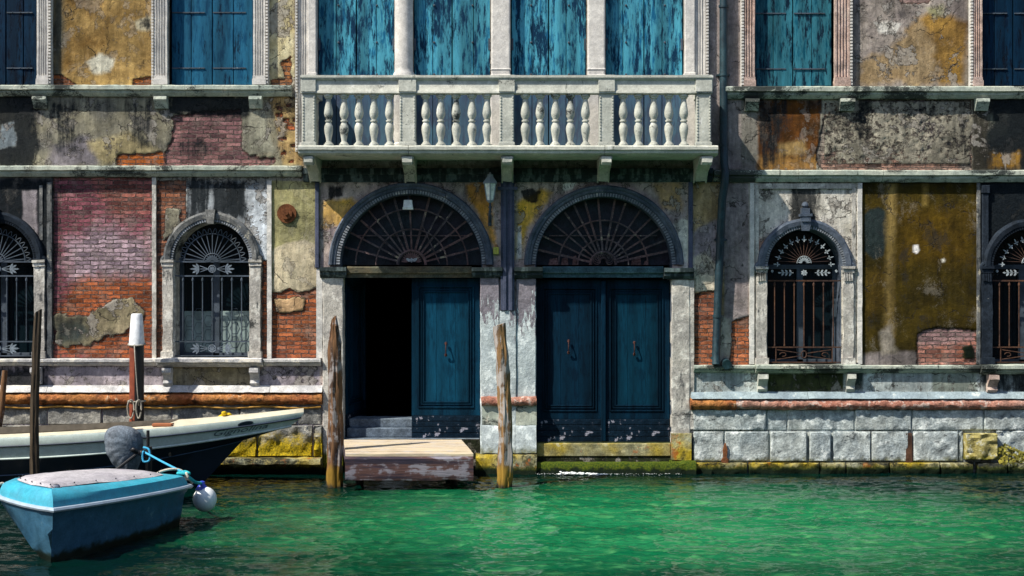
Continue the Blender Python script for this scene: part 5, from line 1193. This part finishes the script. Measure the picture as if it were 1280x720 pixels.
# name on the bow
cu = bpy.data.curves.new('lettering', 'FONT'); cu.body = 'Gignolina'; cu.size = .165; cu.shear = .45; cu.extrude = .002; cu.align_x = 'CENTER'; cu.resolution_u = 3
tmp = bpy.data.objects.new('lettering', cu); col.objects.link(tmp); bpy.context.view_layer.update()
tm = bpy.data.meshes.new_from_object(tmp.evaluated_get(bpy.context.evaluated_depsgraph_get())); bpy.data.objects.remove(tmp)
xm = at(299, 542, 1.45)[0]
def on_side(x_, v):     # v 0..1 from the lower strake up to the dark strake
    u = (x_ - XS) / (-3.10 - XS); A = Vector(hullpt(4, min(1, (x_ - XS) / (-3.24 - XS)), -1)); B_ = Vector(hullpt(3, u, -1)); return A.lerp(B_, v)
for v_ in tm.vertices:
    x_ = xm + v_.co.x * 1.22; q = on_side(x_, .34 + v_.co.y / .19); v_.co = q + Vector((0, -.006 - v_.co.z, 0)) - Vector(O)
tm.materials.append(plain('faded grey lettering', (.08, .11, .12), .7, .2)); lt = bpy.data.objects.new('lettering', tm); col.objects.link(lt); lt.parent = boat
# yellow cloth on the foredeck
p_ = at(281, 517, 1.2); b = MB()
for k in range(5):
    b.ball((p_[0] + .02 * (k - 2) + random.uniform(-.02, .02), p_[1] + random.uniform(-.05, .05), sheer(p_[0]) + .04 + .03 * (k % 3)), .045, 8, (1, 1, .7))
o = b.build('yellow_cloth', plain('yellow cloth', (.62, .42, .02), .9, .1, nv=.3, ns=20, bump=.5), None, smooth=True, wear=.02, wscale=20, origin=(p_[0], p_[1], sheer(p_[0]))); tag(o, 'crumpled yellow cloth lying on the foredeck of the long boat', 'cloth')

# ------------------------------------------------------------------ blue dinghy
B_ = Vector((-4.82, -6.55)); th = R(69); U = Vector((math.cos(th), math.sin(th))); V = Vector((-math.sin(th), math.cos(th))); LEN, BM = 2.38, 1.42
O = tuple(B_ + U * 1.2 + V * .7) + (0,)
din = tag(empty('blue_dinghy', O), 'small cyan and blue fibreglass dinghy with blunt bow under a grey cover', 'boat')
def dp_(u, v, z):       # u metres from bow to stern, v metres from starboard to port
    p = B_ + U * u + V * v; return (p.x, p.y, z)
# plan outline of the rim, starboard bow corner first, going aft, across the stern, forward
outl = [(0.0, 0.0), (.4, -.05), (.8, -.075), (1.2, -.08), (1.6, -.065), (2.0, -.03), (2.3, .03), (2.38, .16), (2.40, .71), (2.38, 1.26), (2.3, 1.39), (2.0, 1.45), (1.6, 1.485), (1.2, 1.5), (.8, 1.495), (.62, 1.36), (.47, 1.16), (.32, .88), (.17, .57), (.06, .27)]
outl = [(u * 1.07, v) for u, v in outl]
def rimz(u): return .59 - .125 * (u / 2.55)
def insetp(k, d):
    u, v = outl[k]; cu_, cv_ = 1.15, .71; du, dv = u - cu_, v - cv_
    return (u - d * (du / 1.3), v - d * (dv / .78) * 1.0)
n = len(outl)
def ringat(d, zf): return [dp_(*insetp(k, d), zf(outl[k][0])) for k in range(n)]
b = MB(); hullr = []
hullr.append(ringat(.0, lambda u: rimz(u) - .02)); hullr.append(ringat(.05, lambda u: rimz(u) - .10)); pass
cz = lambda u: .38 - .35 * min(1, max(0, u) / 1.6) + .14 * max(0, (u - 1.6) / .9)
cre, bot = [], []
spec_ = {n - 5: ((.46, .50, .12), (.60, .36)), n - 4: ((.20, .46, .11), (.32, .32)), n - 3: ((.17, .37, .17), (.26, .26)), n - 2: ((.11, .24, .24), (.19, .18)), n - 1: ((.05, .12, .31), (.13, .08))}
for k in range(n):
    u, v = insetp(k, .075)
    if k in spec_: (u, v, z_), (ub, vb) = spec_[k]
    else:
        z_ = cz(u) if v < .7 else .08; v = v if v < .7 else v * (.42 + .5 * min(1, u / 2.2)); ub, vb = (max(u, .10), v + .06) if v < .7 else (u, v - .2)
    cre.append(dp_(u, v, z_)); bot.append(dp_(ub, vb, -.12))
hullr.append(cre); hullr.append([(p_[0] + .4 * (q_[0] - p_[0]) * .3, p_[1] + .4 * (q_[1] - p_[1]) * .3, p_[2] - .025) for p_, q_ in zip(cre, bot)]); hullr.append(bot)
b.loft(hullr); b.build('hull', weathered('blue grey fibreglass hull', (.03, .105, .18), (.04, .12, .19), dark=(.008, .02, .03), dark_amt=.22, light=(.09, .19, .25), light_amt=.1, rough=.5, bump=.12, spec=.35, fine=.5, moss=(.03, .10, (.03, .05, .02), (.01, .03, .02))), din, smooth='auto', origin=O)
b = MB(); b.loft([ringat(-.02, lambda u: rimz(u) - .03), ringat(-.035, lambda u: rimz(u) - .01), ringat(-.02, lambda u: rimz(u) + .012), ringat(.02, lambda u: rimz(u) + .014), ringat(.02, lambda u: rimz(u) - .03)], caps=False)
b.build('rub_rail', plain('pale rub rail', (.34, .42, .5), .5, .4), din, smooth='auto', origin=O)
b = MB(); b.loft([ringat(.015, lambda u: rimz(u)), ringat(.03, lambda u: rimz(u) + .06), ringat(.06, lambda u: rimz(u) + .12), ringat(.18, lambda u: rimz(u) + .15 + .03 * (1 - u / 2.4)), ringat(.27, lambda u: rimz(u) + .145 + .03 * (1 - u / 2.4)), ringat(.29, lambda u: rimz(u) + .08)], caps=False)
b.build('deck', M['cyanpaint'], din, smooth='auto', origin=O)
b = MB(); rings = [ringat(.24, lambda u: rimz(u) + .155 + .03 * (1 - u / 2.4)), ringat(.3, lambda u: rimz(u) + .185 + .03 * (1 - u / 2.4)), ringat(.42, lambda u: rimz(u) + .215), ringat(.56, lambda u: rimz(u) + .235), ringat(.70, lambda u: rimz(u) + .245)]
b.loft(rings); 
tp = b.build('cover', M['tarp'], din, smooth='auto', origin=O, wear=.012, wscale=5)
b = MB()
for k in range(n):
    p_ = Vector(dp_(*insetp(k, .265), rimz(outl[k][0]) + .182 + .03 * (1 - outl[k][0] / 2.4))); b.ball(p_, .009, 6)
b.build('snap_button', M['strake'], tp, origin=O)
b = MB(); q = Vector(dp_(.30, .22, .775)); b.ball(q + Vector((0, 0, .0)), .035, 8, (1.3, .8, .8)); b.box(q.x - .05, q.x + .05, q.y - .03, q.y + .03, q.z - .04, q.z - .01); b.build('bow_cleat', plain('chrome cleat', (.3, .3, .33), .25, .6, .8), din, smooth='auto', origin=O)
# outboard engine under its cover, swung on the stern
EO = at(156, 592, 3.0); b = MB(); ex, ey = EO[0], EO[1]; z0 = .45
def er(z, rx, ry, ox=0): return [(ex + ox + rx * math.cos(2 * math.pi * k / 96) * (1 - .06 * math.cos(4 * math.pi * k / 96)), ey + ry * math.sin(2 * math.pi * k / 96), z) for k in range(96)]
zz = lambda py_: at(150, py_, 3.0)[2]
ctl = [(594, .10, .12, .06), (584, .15, .15, .03), (570, .24, .2, .0), (556, .265, .22, -.01), (545, .255, .21, -.02), (538, .22, .18, -.04), (534, .15, .13, -.06), (532, .03, .03, -.07)]
rg = []
for (a_, b_) in zip(ctl[:-1], ctl[1:]):
    for k in range(6): rg.append([a_[t] + (b_[t] - a_[t]) * k / 6 for t in range(4)])
rg.append(list(ctl[-1])); sm_ = [[sum(rg[max(0, min(len(rg) - 1, i + d))][t] for d in range(-4, 5)) / 9 for t in range(4)] for i in range(len(rg))]; sm_[-1] = rg[-1]
b.loft([er(zz(q_[0]), q_[1], q_[2], q_[3]) for q_ in sm_])
# folds gathered towards the knot
vs2 = []
for p_ in b.v:
    q = Vector(p_); kn = Vector((ex + .22, ey - .18, zz(562))); d_ = (q - kn); a_ = math.atan2(d_.z, d_.x); f_ = (.0045 * math.sin(a_ * 17 + 3 * math.sin(d_.length * 11)) + .002 * math.sin(a_ * 37)) * min(1, d_.length / .15)
    vs2.append(tuple(q + (q - Vector((ex, ey, q.z))).normalized() * f_))
b.v = vs2
mc = weathered('grey blue engine cover cloth', (.17, .19, .22), (.10, .125, .155), dark=(.03, .04, .06), dark_amt=.2, rough=.75, bump=.5, bscale=5, bdist=.03)
eng = b.build('outboard_engine', mc, din, smooth=True, origin=O); pass
b = MB(); b.tube([(ex + .05, ey + .03, .35), (ex + .06, ey + .08, -.4)], .07, 10); b.tube([(ex + .02, ey - .05, .42), dp_(2.36, .9, .52)], .05, 8); b.box(ex - .02, ex + .12, ey - .12, ey + .1, .36, .5)
b.tube([(ex + .20, ey - .16, zz(566)), (ex + .02, ey - .3, zz(580)), (ex - .12, ey - .42, zz(590))], .02, 8)
b.build('engine_leg', M['black_post'], eng, smooth='auto', origin=(0, 0, 0)); bpy.data.objects['engine_leg'].location = (-O[0], -O[1], 0)
b = MB(); kx = ex + .24
for k in range(6): b.ball((kx - .07 + .03 * k, ey - .19 + .01 * k, zz(560 + 1.5 * k)), .04, 8, (1, .6, .8))
bb = b.build('strap_knot', M['black_post'], eng, smooth=True, wear=.015, wscale=18); bb.location = (-O[0], -O[1], 0)
p_ = at(185, 560, 2.6); b = MB(); b.tube([(p_[0], p_[1], -1.0), (p_[0], p_[1], at(185, 538, 2.6)[2])], .022, 8)
b.tube([(p_[0] + .02, p_[1] - .03, at(185, 590, 2.6)[2]), (p_[0] + .02, p_[1] - .03, at(185, 558, 2.6)[2])], .045, 8)
o = b.build('thin_post', M['black_post'], None, smooth='auto', origin=(p_[0], p_[1], 0)); tag(o, 'short thin black stake standing beside the covered engine', 'post')
# fender, its strap and ropes
fc = Vector(at(256, 624, 3.95)); b = MB(); b.ball((0, 0, 0), .148, 24, (1, 1, 1.06))
fo = tag(empty('fender', tuple(fc)), 'round white fender with blue top hanging from the stern corner of the dinghy', 'fender')
g = G('white fender vinyl'); nx_ = g.noise(3, 4); c_ = g.mix(g.ss(nx_, .35, .7), (.85, .86, .86), (.72, .77, .79)); fm = g.out(c_, .35, None, .5)
b.build('fender_ball', fm, fo, smooth=True)
b = MB(); b.loft([[(-.035 + r_ * math.cos(2 * math.pi * k / 14), r_ * math.sin(2 * math.pi * k / 14), z_) for k in range(14)] for r_, z_ in ((.085, .125), (.06, .16), (.04, .185), (.035, .22), (.015, .23))]); b.build('fender_neck', plain('blue fender neck', (.02, .04, .38), .4, .5), fo, smooth='auto')
cr = Vector(dp_(2.46, .08, rimz(2.46) + .12))
def rope(name, pts, r, mat, label, cat='rope'):
    b = MB(); out_ = []
    P = [Vector(p) for p in pts]
    for i in range(len(P) - 1):
        a0 = P[max(0, i - 1)]; a1 = P[i]; a2 = P[i + 1]; a3 = P[min(len(P) - 1, i + 2)]
        for k in range(6):
            t = k / 6; out_.append(.5 * ((2 * a1) + (a2 - a0) * t + (2 * a0 - 5 * a1 + 4 * a2 - a3) * t * t + (3 * a1 - a0 - 3 * a2 + a3) * t ** 3))
    out_.append(P[-1]); b.tube(out_, r, 7)
    o = b.build(name, mat, None, smooth=True, origin=tuple(P[0])); tag(o, label, cat); return o
M['rope_blue'] = plain('light blue rope', (.05, .33, .55), .8, .2, nv=.3, ns=60, bump=.5); M['rope_cyan'] = plain('turquoise rope', (.03, .34, .38), .8, .2, nv=.3, ns=60, bump=.5)
rope('rope', [fc + Vector((-.035, 0, .2)), (fc + cr) / 2 + Vector((0, -.02, .07)), cr + Vector((-.02, 0, .02)), cr + Vector((-.12, .06, .02)), cr + Vector((-.05, .12, .03)), cr + Vector((.03, .03, .02))], .02, M['rope_cyan'], 'turquoise rope tying the fender to the stern corner')
k0 = Vector((ex + .32, ey - .15, zz(563)))
rope('rope', [k0 + Vector((-.03, 0, .06)), k0 + Vector((.05, -.02, .03)), k0 + Vector((.06, -.03, -.10)), k0 + Vector((-.02, -.03, -.12)), k0 + Vector((-.03, -.02, .0)), k0 + Vector((.03, -.03, -.02)), k0.lerp(cr, .5), cr + Vector((0, 0, .02))], .014, M['rope_blue'], 'light blue rope running from the engine cover to the stern corner')
def via(px_, py_, d): return Vector(at(px_, py_, d))
rope('rope', [via(190, 597, 4.2), via(200, 590, 4.1), via(214, 586.5, 4.05), via(226, 588, 4.0), via(232, 595, 4.0), via(229, 600, 4.0), via(236, 599, 4.0), via(240, 603, 4.0), cr + Vector((0, 0, .03)), cr + Vector((.03, -.03, -.02))], .016, M['rope'], 'white rope arching over the stern deck of the dinghy')
rope('rope', [via(-20, 604, 5.4), via(-4, 606, 5.35), via(3, 604, 5.3), via(6, 607, 5.3), via(12, 608.5, 5.25), via(18, 613, 5.2), via(10, 611, 5.3), via(-2, 616, 5.4), via(-12, 622, 5.4)], .014, M['rope'], 'white rope coiled at the bow of the dinghy at the left edge')

# ------------------------------------------------------------------ weeds on the right footing and foam
b = MB(); rnd = random.Random(4)
for k in range(260):
    u = rnd.random(); px_ = 1244 + 40 * u; hgt = 26 * (1 - abs(u - .25) * .8) * rnd.random(); py_ = 579 - hgt
    x_, z_ = X(px_), Z(py_); y_ = -.04 - .16 * rnd.random() * (1 - hgt / 40); a = rnd.uniform(0, 6.28); s_ = rnd.uniform(.012, .04)
    d1 = Vector((math.cos(a), -.3 * rnd.random(), math.sin(a))) * s_; d2 = Vector((-math.sin(a), rnd.uniform(-.5, .5), math.cos(a))) * s_ * .7; c_ = Vector((x_, y_, z_))
    b.add([c_ - d1, c_ + d2, c_ + d1 * 1.2, c_ - d2 * .8], [(0, 1, 2, 3)])
o = b.build('wall_weed', weathered('yellow green weed', (.32, .27, .04), (.22, .22, .06), dark=(.04, .05, .01), dark_amt=.2, light=(.5, .5, .4), light_amt=.2), None, origin=(X(1262), -.1, Z(578))); tag(o, 'yellow green weeds clinging to the stones beside the lichen covered block', 'weeds')
b = MB()
for k in range(150):
    u = rnd.random() ** .8; px_ = 702 + 55 * u + rnd.gauss(0, 3); x_ = X(px_) * .985; y_ = -.24 - .05 * abs(rnd.gauss(0, 1)) - .06 * u; s_ = rnd.uniform(.006, .022) * (1.2 - u * .6)
    b.ball((x_, y_, .015 + rnd.random() * .03 * (1 - u)), s_, 6, (1.5, 1, .6))
for k in range(120):
    x_ = rnd.uniform(X(668), X(850)); b.ball((x_, -.22 - abs(rnd.gauss(0, .10)), .012), rnd.uniform(.003, .008), 5, (1.4, 1, .5))
tag(b.build('foam', plain('white foam', (.75, .78, .78), .8, .2), None, smooth=True, origin=(X(730), -.25, 0)), 'white foam where the water laps the green step below the closed door', 'foam', kind='stuff')
